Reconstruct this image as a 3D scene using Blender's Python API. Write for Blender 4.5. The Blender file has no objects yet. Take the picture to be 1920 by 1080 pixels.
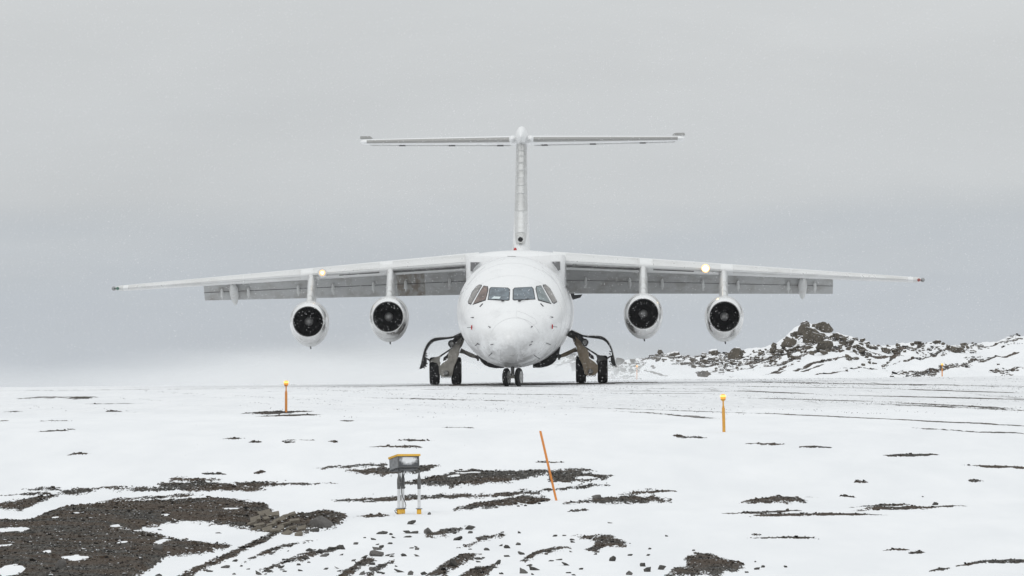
import bpy, bmesh, math, random
import numpy as np
from mathutils import Vector, Matrix
from mathutils.bvhtree import BVHTree
random.seed(7); RNG = np.random.default_rng(11)
S = bpy.context.scene; COL = S.collection
R = math.radians
# ------------------------------------------------------------------ camera, sky, sun
FPX = 15760.0; HY = 605.0; CAMZ = 2.0
cd = bpy.data.cameras.new('camera'); cam = bpy.data.objects.new('camera', cd); COL.objects.link(cam)
cam.location = (0, 0, CAMZ); cam.rotation_euler = (R(90) + math.atan((HY - 540) / FPX), 0, 0)
cd.sensor_width = 36; cd.lens = FPX / 1920 * 36; cd.clip_start = 1; cd.clip_end = 8000
S.camera = cam
W = bpy.data.worlds.new('World'); S.world = W; W.use_nodes = True
nt = W.node_tree; nt.nodes.clear()
def N(t, kind, **kw):
    n = t.nodes.new(kind)
    for k, v in kw.items(): setattr(n, k, v)
    return n
def setin(n, **kw):
    for k, v in kw.items(): n.inputs[k.replace('_', ' ')].default_value = v
tc = N(nt, 'ShaderNodeTexCoord'); sp = N(nt, 'ShaderNodeSeparateXYZ'); nt.links.new(tc.outputs['Generated'], sp.inputs[0])
ramp = N(nt, 'ShaderNodeValToRGB'); mr = N(nt, 'ShaderNodeMapRange')
setin(mr, From_Min=-0.02, From_Max=0.06)
mp2 = N(nt, 'ShaderNodeMapping'); mp2.inputs['Scale'].default_value = (13, 13, 75); mp2.inputs['Rotation'].default_value = (0, R(1.2), 0); nt.links.new(tc.outputs['Generated'], mp2.inputs[0])
nb = N(nt, 'ShaderNodeTexNoise'); setin(nb, Scale=1.0, Detail=4.0, Roughness=.5, Distortion=.4); nt.links.new(mp2.outputs[0], nb.inputs['Vector'])
wz = N(nt, 'ShaderNodeMath', operation='MULTIPLY_ADD'); nt.links.new(nb.outputs['Fac'], wz.inputs[0]); wz.inputs[1].default_value = .03; wz.inputs[2].default_value = -.015
az0 = N(nt, 'ShaderNodeMath', operation='ADD'); nt.links.new(wz.outputs[0], az0.inputs[0]); nt.links.new(sp.outputs['Z'], az0.inputs[1]); nt.links.new(az0.outputs[0], mr.inputs['Value'])
cr = ramp.color_ramp; cr.interpolation = 'B_SPLINE'
stops = [(-0.02, (.47, .50, .525)), (-.0066, (.49, .52, .545)), (-.003, (.50, .535, .575)), (.003, (.483, .52, .56)), (.009, (.505, .54, .572)),
         (.016, (.580, .602, .613)), (.026, (.610, .630, .638)), (.06, (.630, .647, .654))]
for i, (z, c) in enumerate(stops):
    e = cr.elements[i] if i < 2 else cr.elements.new(0.5)
    e.position = (z + .02) / .08; e.color = (*c, 1)
nt.links.new(mr.outputs[0], ramp.inputs[0])
# overcast dome: brightens steadily towards the zenith
mz = N(nt, 'ShaderNodeMapRange'); setin(mz, From_Min=0.03, From_Max=1.0, To_Min=1.0, To_Max=1.72); nt.links.new(sp.outputs['Z'], mz.inputs['Value'])
# cloud texture on the direction of view
mp = N(nt, 'ShaderNodeMapping'); mp.inputs['Scale'].default_value = (14, 14, 60); nt.links.new(tc.outputs['Generated'], mp.inputs[0])
nz = N(nt, 'ShaderNodeTexNoise'); setin(nz, Scale=1.0, Detail=5.0, Roughness=.55, Distortion=.3); nt.links.new(mp.outputs[0], nz.inputs['Vector'])
mn = N(nt, 'ShaderNodeMapRange'); setin(mn, From_Min=.3, From_Max=.7, To_Min=.95, To_Max=1.05); nt.links.new(nz.outputs['Fac'], mn.inputs['Value'])
mul = N(nt, 'ShaderNodeMath', operation='MULTIPLY'); nt.links.new(mz.outputs[0], mul.inputs[0]); nt.links.new(mn.outputs[0], mul.inputs[1])
bg = N(nt, 'ShaderNodeBackground'); nt.links.new(ramp.outputs[0], bg.inputs[0]); nt.links.new(mul.outputs[0], bg.inputs[1])
sky = N(nt, 'ShaderNodeTexSky', sky_type='NISHITA', sun_disc=False, sun_elevation=R(38), sun_rotation=R(205)); sky.air_density = 1.0; sky.dust_density = 4.0
bg2 = N(nt, 'ShaderNodeBackground'); bg2.inputs[1].default_value = .05; nt.links.new(sky.outputs[0], bg2.inputs[0])
mx = N(nt, 'ShaderNodeMixShader'); mx.inputs[0].default_value = .025
nt.links.new(bg.outputs[0], mx.inputs[1]); nt.links.new(bg2.outputs[0], mx.inputs[2])
wo = N(nt, 'ShaderNodeOutputWorld'); nt.links.new(mx.outputs[0], wo.inputs[0])
sl = bpy.data.lights.new('sun', 'SUN'); sl.energy = .5; sl.angle = R(20); sl.color = (1, .97, .93)
so = bpy.data.objects.new('sun', sl); COL.objects.link(so)
el, az = R(38), R(205)     # direction to the sun: behind the camera, slightly left
sd = Vector((math.sin(az) * math.cos(el), math.cos(az) * math.cos(el), math.sin(el)))
so.rotation_euler = sd.to_track_quat('Z', 'Y').to_euler()
vs = S.view_settings; vs.view_transform = 'Standard'; vs.look = 'None'; vs.exposure = 0.04; vs.gamma = 1; vs.use_curve_mapping = False
S.render.engine = 'CYCLES'
S.cycles.volume_bounces = 1; S.cycles.volume_step_rate = 1.0; S.cycles.volume_max_steps = 128

# ------------------------------------------------------------------ helpers
def tag(o, label=None, cat=None, group=None, kind=None):
    for k, v in (('label', label), ('category', cat), ('group', group), ('kind', kind)):
        if v: o[k] = v
    return o
def link(name, me, mat=None, parent=None):
    o = bpy.data.objects.new(name, me); COL.objects.link(o)
    if mat and not me.materials: me.materials.append(mat)
    if parent: o.parent = parent
    return o
def empty(name, loc, parent=None):
    o = bpy.data.objects.new(name, None); COL.objects.link(o); o.location = loc; o.empty_display_size = .2
    if parent: o.parent = parent
    return o
def smooth(me, ang=None):
    me.polygons.foreach_set('use_smooth', [True] * len(me.polygons))
    if ang is not None: me.set_sharp_from_angle(angle=R(ang))
class MB:
    """collects simple shapes and links them as one mesh object"""
    def __init__(s): s.v = []; s.f = []
    def add(s, v, f):
        n = len(s.v); s.v += [tuple(p) for p in v]; s.f += [tuple(i + n for i in q) for q in f]; return s
    def loft(s, rings, caps=True, closed=True):
        n = len(rings[0]); v = [p for r in rings for p in r]; f = []
        for i in range(len(rings) - 1):
            for j in range(n if closed else n - 1):
                k = (j + 1) % n
                f.append((i * n + j, i * n + k, (i + 1) * n + k, (i + 1) * n + j))
        if caps and closed:
            f.append(tuple(range(n - 1, -1, -1))); f.append(tuple((len(rings) - 1) * n + j for j in range(n)))
        return s.add(v, f)
    def prism(s, poly, y0, y1):
        """poly in (x,z), extruded along y"""
        return s.loft([[(x, y0, z) for x, z in poly], [(x, y1, z) for x, z in poly]])
    def box(s, c, d, m=None):
        x, y, z = [q / 2 for q in d]; c = Vector(c)
        p = [Vector(q) for q in ((-x, -y, -z), (x, -y, -z), (x, y, -z), (-x, y, -z), (-x, -y, z), (x, -y, z), (x, y, z), (-x, y, z))]
        if m: p = [m @ q for q in p]
        return s.add([c + q for q in p], [(0, 3, 2, 1), (4, 5, 6, 7), (0, 1, 5, 4), (1, 2, 6, 5), (2, 3, 7, 6), (3, 0, 4, 7)])
    def tube(s, pts, r, seg=10):
        pts = [Vector(p) for p in pts]; rr = r if isinstance(r, (list, tuple)) else [r] * len(pts); rings = []
        for i, p in enumerate(pts):
            t = (pts[min(i + 1, len(pts) - 1)] - pts[max(i - 1, 0)]).normalized()
            a = Vector((0, 0, 1)) if abs(t.z) < .9 else Vector((0, 1, 0))
            u = t.cross(a).normalized(); w = t.cross(u)
            rings.append([p + (u * math.cos(2 * math.pi * j / seg) + w * math.sin(2 * math.pi * j / seg)) * rr[i] for j in range(seg)])
        return s.loft(rings)
    def lathe(s, prof, c=(0, 0, 0), axis='y', seg=32, m=None, caps=True):
        """prof list of (along, radius)"""
        c = Vector(c); rings = []
        for a, r in prof:
            ring = []
            for j in range(seg):
                t = 2 * math.pi * j / seg; p, q = r * math.cos(t), r * math.sin(t)
                v = Vector((p, a, q)) if axis == 'y' else Vector((a, p, q)) if axis == 'x' else Vector((p, q, a))
                if m: v = m @ v
                ring.append(c + v)
            rings.append(ring)
        return s.loft(rings, caps)
    def build(s, name, mat, parent=None, sm=None, bevel=0):
        me = bpy.data.meshes.new(name); me.from_pydata(s.v, [], s.f); me.update()
        bm = bmesh.new(); bm.from_mesh(me); bmesh.ops.recalc_face_normals(bm, faces=bm.faces)
        if bevel: bmesh.ops.bevel(bm, geom=[e for e in bm.edges if e.is_manifold and e.calc_face_angle(0) > .5], offset=bevel, segments=2, profile=.7, affect='EDGES')
        bm.to_mesh(me); bm.free()
        if sm is not None: smooth(me, sm)
        return link(name, me, mat, parent)

def mat(name, col, rough=.5, metal=0, spec=None, emit=None, es=0, coat=0):
    m = bpy.data.materials.new(name); m.use_nodes = True; b = m.node_tree.nodes['Principled BSDF']
    b.inputs['Base Color'].default_value = (*col, 1); b.inputs['Roughness'].default_value = rough; b.inputs['Metallic'].default_value = metal
    if spec is not None: b.inputs['Specular IOR Level'].default_value = spec
    if coat: b.inputs['Coat Weight'].default_value = coat; b.inputs['Coat Roughness'].default_value = .1
    if emit: b.inputs['Emission Color'].default_value = (*emit, 1); b.inputs['Emission Strength'].default_value = es
    return m
def noise_node(t, vec, scale, detail=4, rough=.55, mapscale=None, rot=None, w=0):
    if mapscale or rot:
        mp = N(t, 'ShaderNodeMapping')
        if mapscale: mp.inputs['Scale'].default_value = mapscale
        if rot: mp.inputs['Rotation'].default_value = rot
        t.links.new(vec, mp.inputs[0]); vec = mp.outputs[0]
    n = N(t, 'ShaderNodeTexNoise'); setin(n, Scale=scale, Detail=float(detail), Roughness=rough); t.links.new(vec, n.inputs['Vector'])
    return n.outputs['Fac']
def mrange(t, v, a, b, c=0., d=1., sm=False):
    n = N(t, 'ShaderNodeMapRange'); setin(n, From_Min=a, From_Max=b, To_Min=c, To_Max=d)
    if sm: n.interpolation_type = 'SMOOTHSTEP'
    t.links.new(v, n.inputs['Value']); return n.outputs[0]
def mth(t, op, a, b=None, clamp=False):
    n = N(t, 'ShaderNodeMath', operation=op); n.use_clamp = clamp
    for i, q in enumerate((a, b)):
        if q is None: continue
        if isinstance(q, (int, float)): n.inputs[i].default_value = q
        else: t.links.new(q, n.inputs[i])
    return n.outputs[0]
def cmix(t, f, a, b):
    n = N(t, 'ShaderNodeMix', data_type='RGBA')
    if isinstance(f, (int, float)): n.inputs[0].default_value = f
    else: t.links.new(f, n.inputs[0])
    for i, q in ((6, a), (7, b)):
        if isinstance(q, tuple): n.inputs[i].default_value = (*q, 1)
        else: t.links.new(q, n.inputs[i])
    return n.outputs[2]
def weather(m, dark, amt=.5, scale=3., lo=.5, hi=.75, ms=None, rough=None):
    """worn/dirty blotches over a paint"""
    t = m.node_tree; b = t.nodes['Principled BSDF']; c = tuple(b.inputs['Base Color'].default_value)[:3]
    co = N(t, 'ShaderNodeTexCoord').outputs['Object']
    f = mth(t, 'MULTIPLY', mrange(t, noise_node(t, co, scale, 7, .65, ms), lo, hi), amt)
    t.links.new(cmix(t, f, c, dark), b.inputs['Base Color'])
    r0 = b.inputs['Roughness'].default_value
    t.links.new(mrange(t, noise_node(t, co, scale * 2.3, 4), .3, .7, r0 * .8, min(1, r0 * 1.3)), b.inputs['Roughness'])
    return m

# ------------------------------------------------------------------ terrain
KY = np.array([-150, 60, 100, 110, 131, 141, 150, 162, 175, 194, 230, 264, 282, 300, 340, 438, 600, 1000, 1600.])
KZ = np.array([-2.4, -1.9, -1.45, -1.32, -1.0, -.93, -.57, -.16, -.10, -.07, -.02, 0, 0, -.07, -.40, -.94, -3, -10, -20.])
_yy = np.linspace(-150, 1600, 7001); _zz = np.interp(_yy, KY, KZ)
_k = np.hanning(25); _k /= _k.sum(); _zz[20:-20] = np.convolve(_zz, _k, 'same')[20:-20]
def sstep(a, b, x):
    t = np.clip((x - a) / (b - a), 0, 1); return t * t * (3 - 2 * t)
TILT = .0100
def zbase(X, Y):
    X = np.asarray(X, float); Y = np.asarray(Y, float)
    z = np.interp(Y, _yy, _zz)
    w = sstep(150, 200, Y) * (1 - sstep(320, 400, Y))
    z = z + TILT * np.clip(X, -30, 30) * w
    left = 1 - sstep(-4, 5, X)
    z = z - left * np.clip(Y - 284, 0, 200) * .010
    return z
_q = RNG.random((64, 64))
def vnoise(x, y, seed=0):
    """smooth value noise, numpy"""
    x = x + seed * 17.3; y = y + seed * 9.1
    xi = np.floor(x).astype(int); yi = np.floor(y).astype(int); fx = x - xi; fy = y - yi
    fx = fx * fx * (3 - 2 * fx); fy = fy * fy * (3 - 2 * fy)
    g = lambda a, b: _q[a % 64, b % 64]
    return (g(xi, yi) * (1 - fx) + g(xi + 1, yi) * fx) * (1 - fy) + (g(xi, yi + 1) * (1 - fx) + g(xi + 1, yi + 1) * fx) * fy - .5
def fbm(x, y, o=4, seed=0):
    return sum(vnoise(x * 2 ** i, y * 2 ** i, seed + i) * .5 ** i for i in range(o))
YS = np.arange(70, 420, .25)
def at(px, py, zf=zbase, ys=YS):
    """ground point seen at a place of the photograph"""
    X = (px - 960) * ys / FPX; img = HY + (CAMZ - zf(X, ys)) * FPX / ys
    ok = np.where(img <= py)[0]
    i = ok[0] if len(ok) else len(ys) - 1
    if i == 0: return X[0], ys[0]
    a = (img[i - 1] - py) / max(1e-6, img[i - 1] - img[i]); y = ys[i - 1] + a * (ys[i] - ys[i - 1])
    return (px - 960) * y / FPX, y
def _sn(X, Y, cx, cy, rx, ry):
    return 1 - np.sqrt(((X - cx) / rx + 1.1 * fbm(X * 5, Y * .7, 4, 41)) ** 2 + ((Y - cy) / ry + 1.1 * fbm(X * 6, Y * .7, 4, 43)) ** 2)
class Patches:
    def __init__(s, specs, zf=zbase, ys=YS, snow=(), polys=()):
        s.p = []; s.snow = []; s.poly = []
        for pts, amp, rg in polys:
            wp = [at(a, b_, zf, ys) for a, b_ in pts]; my = sum(p[1] for p in pts) / len(pts); mx_ = sum(p[0] for p in pts) / len(pts)
            ym = at(mx_, my, zf, ys)[1]; lo, hi = min(p[1] for p in pts), max(p[1] for p in pts)
            ky = max(.3, (hi - lo)) / max(.3, at(mx_, lo, zf, ys)[1] - at(mx_, hi, zf, ys)[1]); kx = FPX / ym     # px per metre along and across
            r = kx / ky; s.poly.append(([(a, b_ / r) for a, b_ in wp], kx, ky, amp, rg, min(p[0] for p in wp), max(p[0] for p in wp), min(p[1] for p in wp), max(p[1] for p in wp)))
            s.edges = None
        for px, py, rx, ry in snow:
            X, Y = at(px, py, zf, ys); _, Ya = at(px, py - ry, zf, ys); _, Yb = at(px, py + ry, zf, ys); s.snow.append((X, Y, rx * Y / FPX, max(.3, (Ya - Yb) / 2)))
        for q in specs:
            px, py, rx, ry = q[:4]; tilt = q[4] if len(q) > 4 else 0; amp = q[5] if len(q) > 5 else .02; ragged = q[6] if len(q) > 6 else .5
            X, Y = at(px, py, zf, ys); _, Ya = at(px, py - ry, zf, ys); _, Yb = at(px, py + ry, zf, ys)
            ryw = max(.3, (Ya - Yb) / 2); k = (Ya - Yb) / (2 * ry)
            s.p.append((X, (Ya + Yb) / 2, rx * Y / FPX, ryw, -tilt * k * FPX / Y, amp, ragged))
    def field(s, X, Y):
        v = np.full(X.shape, -1.5); h = np.zeros(X.shape)
        for cx, cy, rx, ry, sh, amp, rg in s.p:
            m = (np.abs(X - cx) < 2.2 * rx) & (np.abs(Y - cy - sh * (X - cx)) < 2.2 * ry)
            if not m.any(): continue
            x, y = X[m], Y[m]
            k = 1.2 / max(rx, .25); j = 1.1 / max(ry, .5)
            u = (x - cx) / rx + .75 * fbm(x * k, y * j, 4, 31); w = (y - cy - sh * (x - cx)) / ry + 1.1 * fbm(x * k * 1.2, y * j * .6, 4, 37)
            d = 1 - np.sqrt(u * u + w * w)
            v[m] = np.maximum(v[m], np.minimum(d * 1.3, .42) + (.5 - rg) * .9); h[m] = np.maximum(h[m], amp * sstep(-.25, .7, d))
        for P, kx, ky, amp, rg, x0, x1, y0, y1 in s.poly:
            pad = .35
            m = (X > x0 - pad) & (X < x1 + pad) & (Y > y0 - pad * kx / ky) & (Y < y1 + pad * kx / ky)
            if not m.any(): continue
            x, y = X[m], Y[m]; r = kx / ky
            px = x + .06 * fbm(x * 4, y * 4 / r, 4, 51); py = (y / r) + .03 * fbm(x * 5, y * 5 / r, 4, 57)      # isotropic units: metres across the view
            dist = np.full(x.shape, 9.); ins = np.zeros(x.shape, bool)
            for (ax, ay), (bx, by) in zip(P, P[1:] + P[:1]):
                ex, ey = bx - ax, by - ay; t = np.clip(((px - ax) * ex + (py - ay) * ey) / (ex * ex + ey * ey + 1e-9), 0, 1)
                dist = np.minimum(dist, np.hypot(px - ax - t * ex, py - ay - t * ey))
                c = ((ay > py) != (by > py)); ins ^= c & (px < (bx - ax) * (py - ay) / (by - ay + 1e-12) + ax)
            d = np.where(ins, dist, -dist) / .045
            v[m] = np.maximum(v[m], np.clip(d * .5, -1.2, .42) + (.5 - rg) * .75 - .06); h[m] = np.maximum(h[m], amp * sstep(-1, 2.2, d))
        for cx, cy, rx, ry in s.snow:
            mm_ = (np.abs(X - cx) < 3 * rx) & (np.abs(Y - cy) < 3 * ry)
            if not mm_.any(): continue
            d = np.full(X.shape, -9.); XX, YY = X[mm_], Y[mm_]
            d[mm_] = _sn(XX, YY, cx, cy, rx, ry)
            v = np.where(d > -.3, np.minimum(v, .25 - d * 2.5), v)
        return v, h
# bare gravel showing through the snow: x, y, half width, half height in the photograph, slant, hump height, raggedness
FG = [(540, 907, 60, 3, 0, .02, .75), (480, 905, 60, 6, 0, .02, .6), (600, 909, 30, 2, 0, .02, .9), (200, 914, 60, 2, -.05, .01, .8), (90, 920, 40, 3, -.05, .02, .7), (60, 929, 40, 3, -.05, .02, .7),
      (735, 842, 52, 2.0, .02, .02, .6), (775, 830, 30, 1.5), (625, 830, 8, 1.5), (540, 829, 12, 1.5), (1030, 866, 26, 1.5, 0, .02, .7), (395, 885, 26, 1.6, -.03, .01, .6), (488, 882, 10, 2.5),
      (1225, 921, 38, 1.4, -.03, .02, .5), (700, 968, 40, 2.5, -.02, .02, .6), (1075, 961, 12, 1.2), (1095, 959, 10, 1.6), (905, 886, 30, 2, 0, .02, .8),
      (1455, 943, 70, 4.0, -.02, .05, .45), (1520, 967, 110, 1.7, -.03, .02, .3), (1450, 962, 60, 1.6, -.06, .02, .5), (1400, 966, 40, 1, 0), (1700, 952, 95, 1.8, -.05, .03, .4), (1660, 947, 50, 1.2, -.04, .02, .4), (1585, 934, 18, 1.3), (1830, 904, 18, 1.3), (1890, 877, 75, 1.8, .02, .02, .35),
      (1715, 856, 52, 1.6, 0, .02, .35), (1440, 832, 28, 1.1, .03), (1525, 838, 42, 1.2, .02), (1272, 819, 16, 1.3, .03), (1295, 822, 22, 1.1), (1615, 906, 12, 1.2), (1470, 1010, 68, 1.6, 0, .02, .4), (1680, 1032, 20, 1.2, 0), (1720, 1038, 14, 1.3), (1765, 1070, 26, 1.5, -.12, .02, .5), (1820, 1061, 30, 1, -.1), (1895, 1057, 60, 2.8, -.04, .03, .4), (1420, 1005, 10, 1.2),
      (510, 774, 36, 2.4, 0, .03, .35), (548, 779, 46, 1.2, -.02, .01, .35), (550, 772, 26, 1, 0, 0, .4), (95, 811, 24, 1.3, -.06), (135, 806, 7, 1.5), (145, 849, 22, 1.2, -.03), (215, 772, 14, .9), (437, 822, 16, 1.2), (480, 829, 14, 1.2), (655, 789, 18, .9, 0, .01, .6), (105, 790, 36, .9, 0, .01, .7), (5, 791, 8, 1.2), (855, 801, 50, 1, .02, .01, .8), (560, 826, 30, 1, 0, .01, .8), (25, 772, 16, .9), (152, 746, 20, 1.8, 0, .03, .5), (100, 746, 60, 2.6, 0, .02, .9), (205, 757, 60, .8, 0, .01, .75),
      (1010, 719.8, 180, 1.5, 0, .0, .3), (960, 722, 120, .8, 0, 0, .35)]
zz1 = lambda pts: [(x / 3.014, 825 + y / 3.014) for x, y in pts]; zz2 = lambda pts: [(562 + x / 2.56, 825 + y / 2.56) for x, y in pts]; zz3 = lambda pts: [(900 + x / 2.842, 700 + y / 2.842) for x, y in pts]
FPOL = [(zz1([(-200, 460), (0, 458), (180, 460), (300, 405), (480, 370), (800, 350), (1050, 330), (1300, 340), (1500, 365), (1530, 400), (1420, 430), (1390, 478), (1300, 480), (1180, 465), (1000, 452), (900, 475), (760, 500), (620, 500), (900, 545), (1100, 580), (1290, 608), (1200, 640), (1000, 652), (900, 690), (820, 740), (700, 800), (-200, 800)]), .07, .18),
        (zz1([(0, 362), (200, 332), (335, 312), (300, 335), (200, 370), (120, 402), (30, 384), (-60, 385)]), .03, .4), (zz1([(340, 293), (450, 274), (900, 262), (1230, 268), (1500, 278), (1230, 278), (900, 272), (600, 278), (380, 300)]), .02, .3),
        (zz1([(900, 262), (890, 242), (980, 236), (1100, 226), (960, 218), (1000, 210), (1130, 206), (1250, 214), (1180, 228), (1300, 240), (1420, 262), (1480, 276), (1200, 274)]), .04, .35),
        (zz1([(120, 275), (300, 265), (480, 262), (300, 284), (180, 292)]), .01, .65), (zz1([(545, 342), (640, 322), (850, 308), (1050, 300), (1140, 305), (1000, 318), (800, 326), (640, 340)]), .03, .45),
        ([(528, 988), (540, 972), (565, 962), (612, 958), (652, 964), (650, 978), (630, 988), (560, 992)], .09, .25),
        (zz1([(1000, 770), (1240, 668), (1470, 560), (1560, 515), (1840, 484), (1830, 496), (1600, 525), (1480, 585), (1260, 690), (1060, 765)]), .02, .4),
        (zz1([(1375, 485), (1400, 430), (1530, 398), (1600, 445), (1800, 470), (1700, 500), (1560, 512), (1460, 512)]), .03, .3),
        (zz1([(1450, 738), (1600, 672), (1800, 622), (1930, 590), (1920, 612), (1720, 668), (1520, 730)]), .03, .5), (zz1([(1360, 700), (1560, 600), (1800, 558), (1660, 590), (1540, 640)]), .03, .55),
        (zz2([(480, 213), (600, 190), (720, 172), (760, 152), (830, 148), (1000, 155), (1190, 150), (1170, 172), (1020, 195), (800, 212), (640, 222)]), .03, .3),
        (zz2([(1190, 155), (1300, 140), (1430, 155), (1350, 160), (1500, 175), (1450, 190), (1300, 205), (1200, 200)]), .03, .45), (zz2([(1240, 232), (1330, 212), (1480, 212), (1350, 232), (1260, 241)]), .02, .5),
        (zz2([(155, 292), (250, 280), (440, 272), (700, 261), (900, 262), (1050, 243), (1225, 238), (1030, 262), (800, 273), (600, 279), (440, 291), (200, 299)]), .03, .35), (zz2([(740, 342), (850, 305), (950, 290), (1080, 268), (1150, 273), (1200, 285), (1100, 298), (1000, 315), (850, 332)]), .05, .22),
        (zz2([(1258, 300), (1330, 290), (1430, 275), (1560, 259), (1700, 267), (1790, 277), (1650, 284), (1480, 286), (1350, 291)]), .04, .25), (zz2([(1530, 251), (1600, 243), (1705, 242), (1640, 251)]), .01, .4),
        (zz2([(230, 148), (400, 140), (675, 130), (640, 140), (600, 160), (400, 168), (300, 157)]), .03, .3), (zz2([(60, 134), (200, 126), (400, 115), (420, 121), (200, 135)]), .01, .4),
        (zz2([(150, 670), (270, 590), (310, 560), (365, 570), (300, 605), (200, 670)]), .05, .35), (zz2([(320, 640), (380, 590), (445, 570), (430, 584), (360, 622), (310, 670)]), .04, .4),
        (zz2([(580, 670), (700, 590), (780, 535), (860, 545), (820, 580), (740, 620), (680, 670)]), .05, .42), (zz2([(740, 670), (850, 615), (950, 605), (910, 640), (860, 670)]), .04, .4),
        (zz2([(1060, 584), (1130, 540), (1240, 508), (1290, 515), (1200, 545), (1110, 577)]), .05, .35), (zz2([(1365, 540), (1420, 492), (1300, 458), (1400, 456), (1500, 465), (1592, 500), (1560, 516), (1480, 522), (1420, 542)]), .04, .5),
        (zz3([(965, 1080), (1050, 1025), (1130, 1012), (1090, 985), (1160, 948), (1260, 968), (1400, 998), (1425, 1025), (1330, 1048), (1250, 1080), (1200, 1062), (1100, 1080)]), .05, .42),
        (zz2([(600, 442), (700, 420), (805, 404), (770, 430), (700, 450), (610, 466)]), .03, .55), (zz2([(840, 455), (920, 445), (1000, 445), (980, 460), (900, 466), (800, 506), (750, 506), (850, 476)]), .03, .55)]
FSNOW = [(20, 1000, 34, 4.5), (140, 1056, 20, 5), (28, 1078, 22, 7), (228, 1025, 9, 3), (303, 1024, 12, 6), (5, 1033, 12, 3), (104, 979, 6, 1.2), (145, 971, 6, 1.2), (212, 989, 12, 1.6), (440, 960, 20, 2.4), (312, 971, 8, 1.4), (600, 980, 5, 3), (880, 890, 26, 2), (855, 896, 12, 2), (1095, 899, 20, 1.6), (90, 1045, 8, 2.4), (520, 990, 14, 1.5), (360, 894, 24, .9)]
# wheel tracks: end points in the photograph, half width in metres, strength
TR = [(1280, 722, 1345, 722, .16, .6), (1050, 721.5, 1250, 721, .2, .5), (1111, 732.7, 1400, 734, .13, .5), (1171, 737.6, 1322, 738, .16, .7), (900, 724.6, 1090, 726, .14, .6), (1100, 764, 1400, 774.6, .09, .35), (1181, 772, 1357, 786, .12, .3),
      (1400, 716, 1920, 725, .5, .18), (1380, 724, 1576, 727.4, .10, .6), (1700, 730, 1915, 737, .13, .7), (1390, 733, 1510, 738, .12, .6), (1590, 741, 1925, 749.5, .16, .8), (1400, 746, 1670, 753.5, .13, .45), (1680, 755, 1885, 765.5, .12, .5),
      (1390, 774, 1930, 797.5, .10, .75), (1725, 801, 1930, 813, .12, .4), (1180, 728, 1420, 729.5, .1, .4), (703, 745.7, 950, 752, .3, .15), (560, 733, 900, 729, .4, .12), (860, 738, 1100, 741, .2, .25), (640, 726, 860, 722, .3, .3), (0, 733, 500, 728, .5, .1), (1500, 726, 1700, 729, .12, .4), (1640, 757, 1925, 770, .2, .25)]
TRW = [(*at(a, b_), *at(c, d), w * 1.8, st - .03) for a, b_, c, d, w, st in TR]
def tracks(X, Y):
    v = np.full(X.shape, -1.)
    for x0, y0, x1, y1, w, st in TRW:
        dx, dy = x1 - x0, y1 - y0; l2 = dx * dx + dy * dy
        t = ((X - x0) * dx + (Y - y0) * dy) / l2; tc_ = np.clip(t, 0, 1)
        ex = X - x0 - tc_ * dx; ey = Y - y0 - tc_ * dy
        wob = .5 * w * fbm(t * 9, t * 0 + w * 40, 3, 3)
        perp = np.abs((X - x0) * dy - (Y - y0) * dx) / math.sqrt(l2); out = np.abs(t - tc_) * math.sqrt(l2)
        e = np.minimum(t, 1 - t) * 5
        v = np.maximum(v, (st + .12) * (.35 + .65 * np.clip(e, 0, 1)) - .9 * np.maximum(0, np.abs(perp + wob) / w - .5) - out * .2)
    return v
FGP = Patches(FG, snow=FSNOW, polys=FPOL)
def _gravel_regions():
    for cx, cy, rx, ry, sh, amp, rg in FGP.p: yield cx - rx * 1.4, cx + rx * 1.4, cy - ry * 1.4 - abs(sh) * rx, cy + ry * 1.4 + abs(sh) * rx
    for P, kx, ky, amp, rg, x0, x1, y0, y1 in FGP.poly: yield x0 - .15, x1 + .15, y0 - .15 * kx / ky, y1 + .15 * kx / ky
def zground(X, Y, full=False):
    X = np.asarray(X, float); Y = np.asarray(Y, float)
    z = zbase(X, Y); v, h = FGP.field(X, Y)
    near = 1 - sstep(165, 200, Y)
    z = z + h + near * (.07 * fbm(X * .45, Y * .12, 4, 3) + .02 * sstep(0, .3, v) * fbm(X * 4, Y * 2, 3, 5)) + .01 * (1 - near) * fbm(X * .3, Y * .06, 3, 2)
    z = z + sstep(400, 900, np.abs(X)) * 6 * fbm(X * .004, Y * .004, 3, 8)
    return (z, v) if full else z
def grid_mesh(name, xs, ys, zf, attrs):
    X, Y = np.meshgrid(xs, ys); Z = zf(X, Y); nx, ny = len(xs), len(ys)
    co = np.stack([X, Y, Z], -1).reshape(-1, 3).astype(np.float32)
    i = np.arange(nx * ny).reshape(ny, nx)
    q = np.stack([i[:-1, :-1], i[:-1, 1:], i[1:, 1:], i[1:, :-1]], -1).reshape(-1, 4).astype(np.int32)
    me = bpy.data.meshes.new(name); me.vertices.add(len(co)); me.vertices.foreach_set('co', co.ravel())
    me.loops.add(q.size); me.loops.foreach_set('vertex_index', q.ravel())
    me.polygons.add(len(q)); me.polygons.foreach_set('loop_start', np.arange(0, q.size, 4, dtype=np.int32))
    me.polygons.foreach_set('loop_total', np.full(len(q), 4, dtype=np.int32))
    me.update(calc_edges=True)
    for k, a in attrs(X, Y).items():
        at_ = me.attributes.new(k, 'FLOAT', 'POINT'); at_.data.foreach_set('value', a.reshape(-1).astype(np.float32))
    smooth(me); return me
def spaced(*seg):
    out = []
    for a, b, d in seg: out += list(np.arange(a, b, d))
    return np.array(out)
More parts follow.
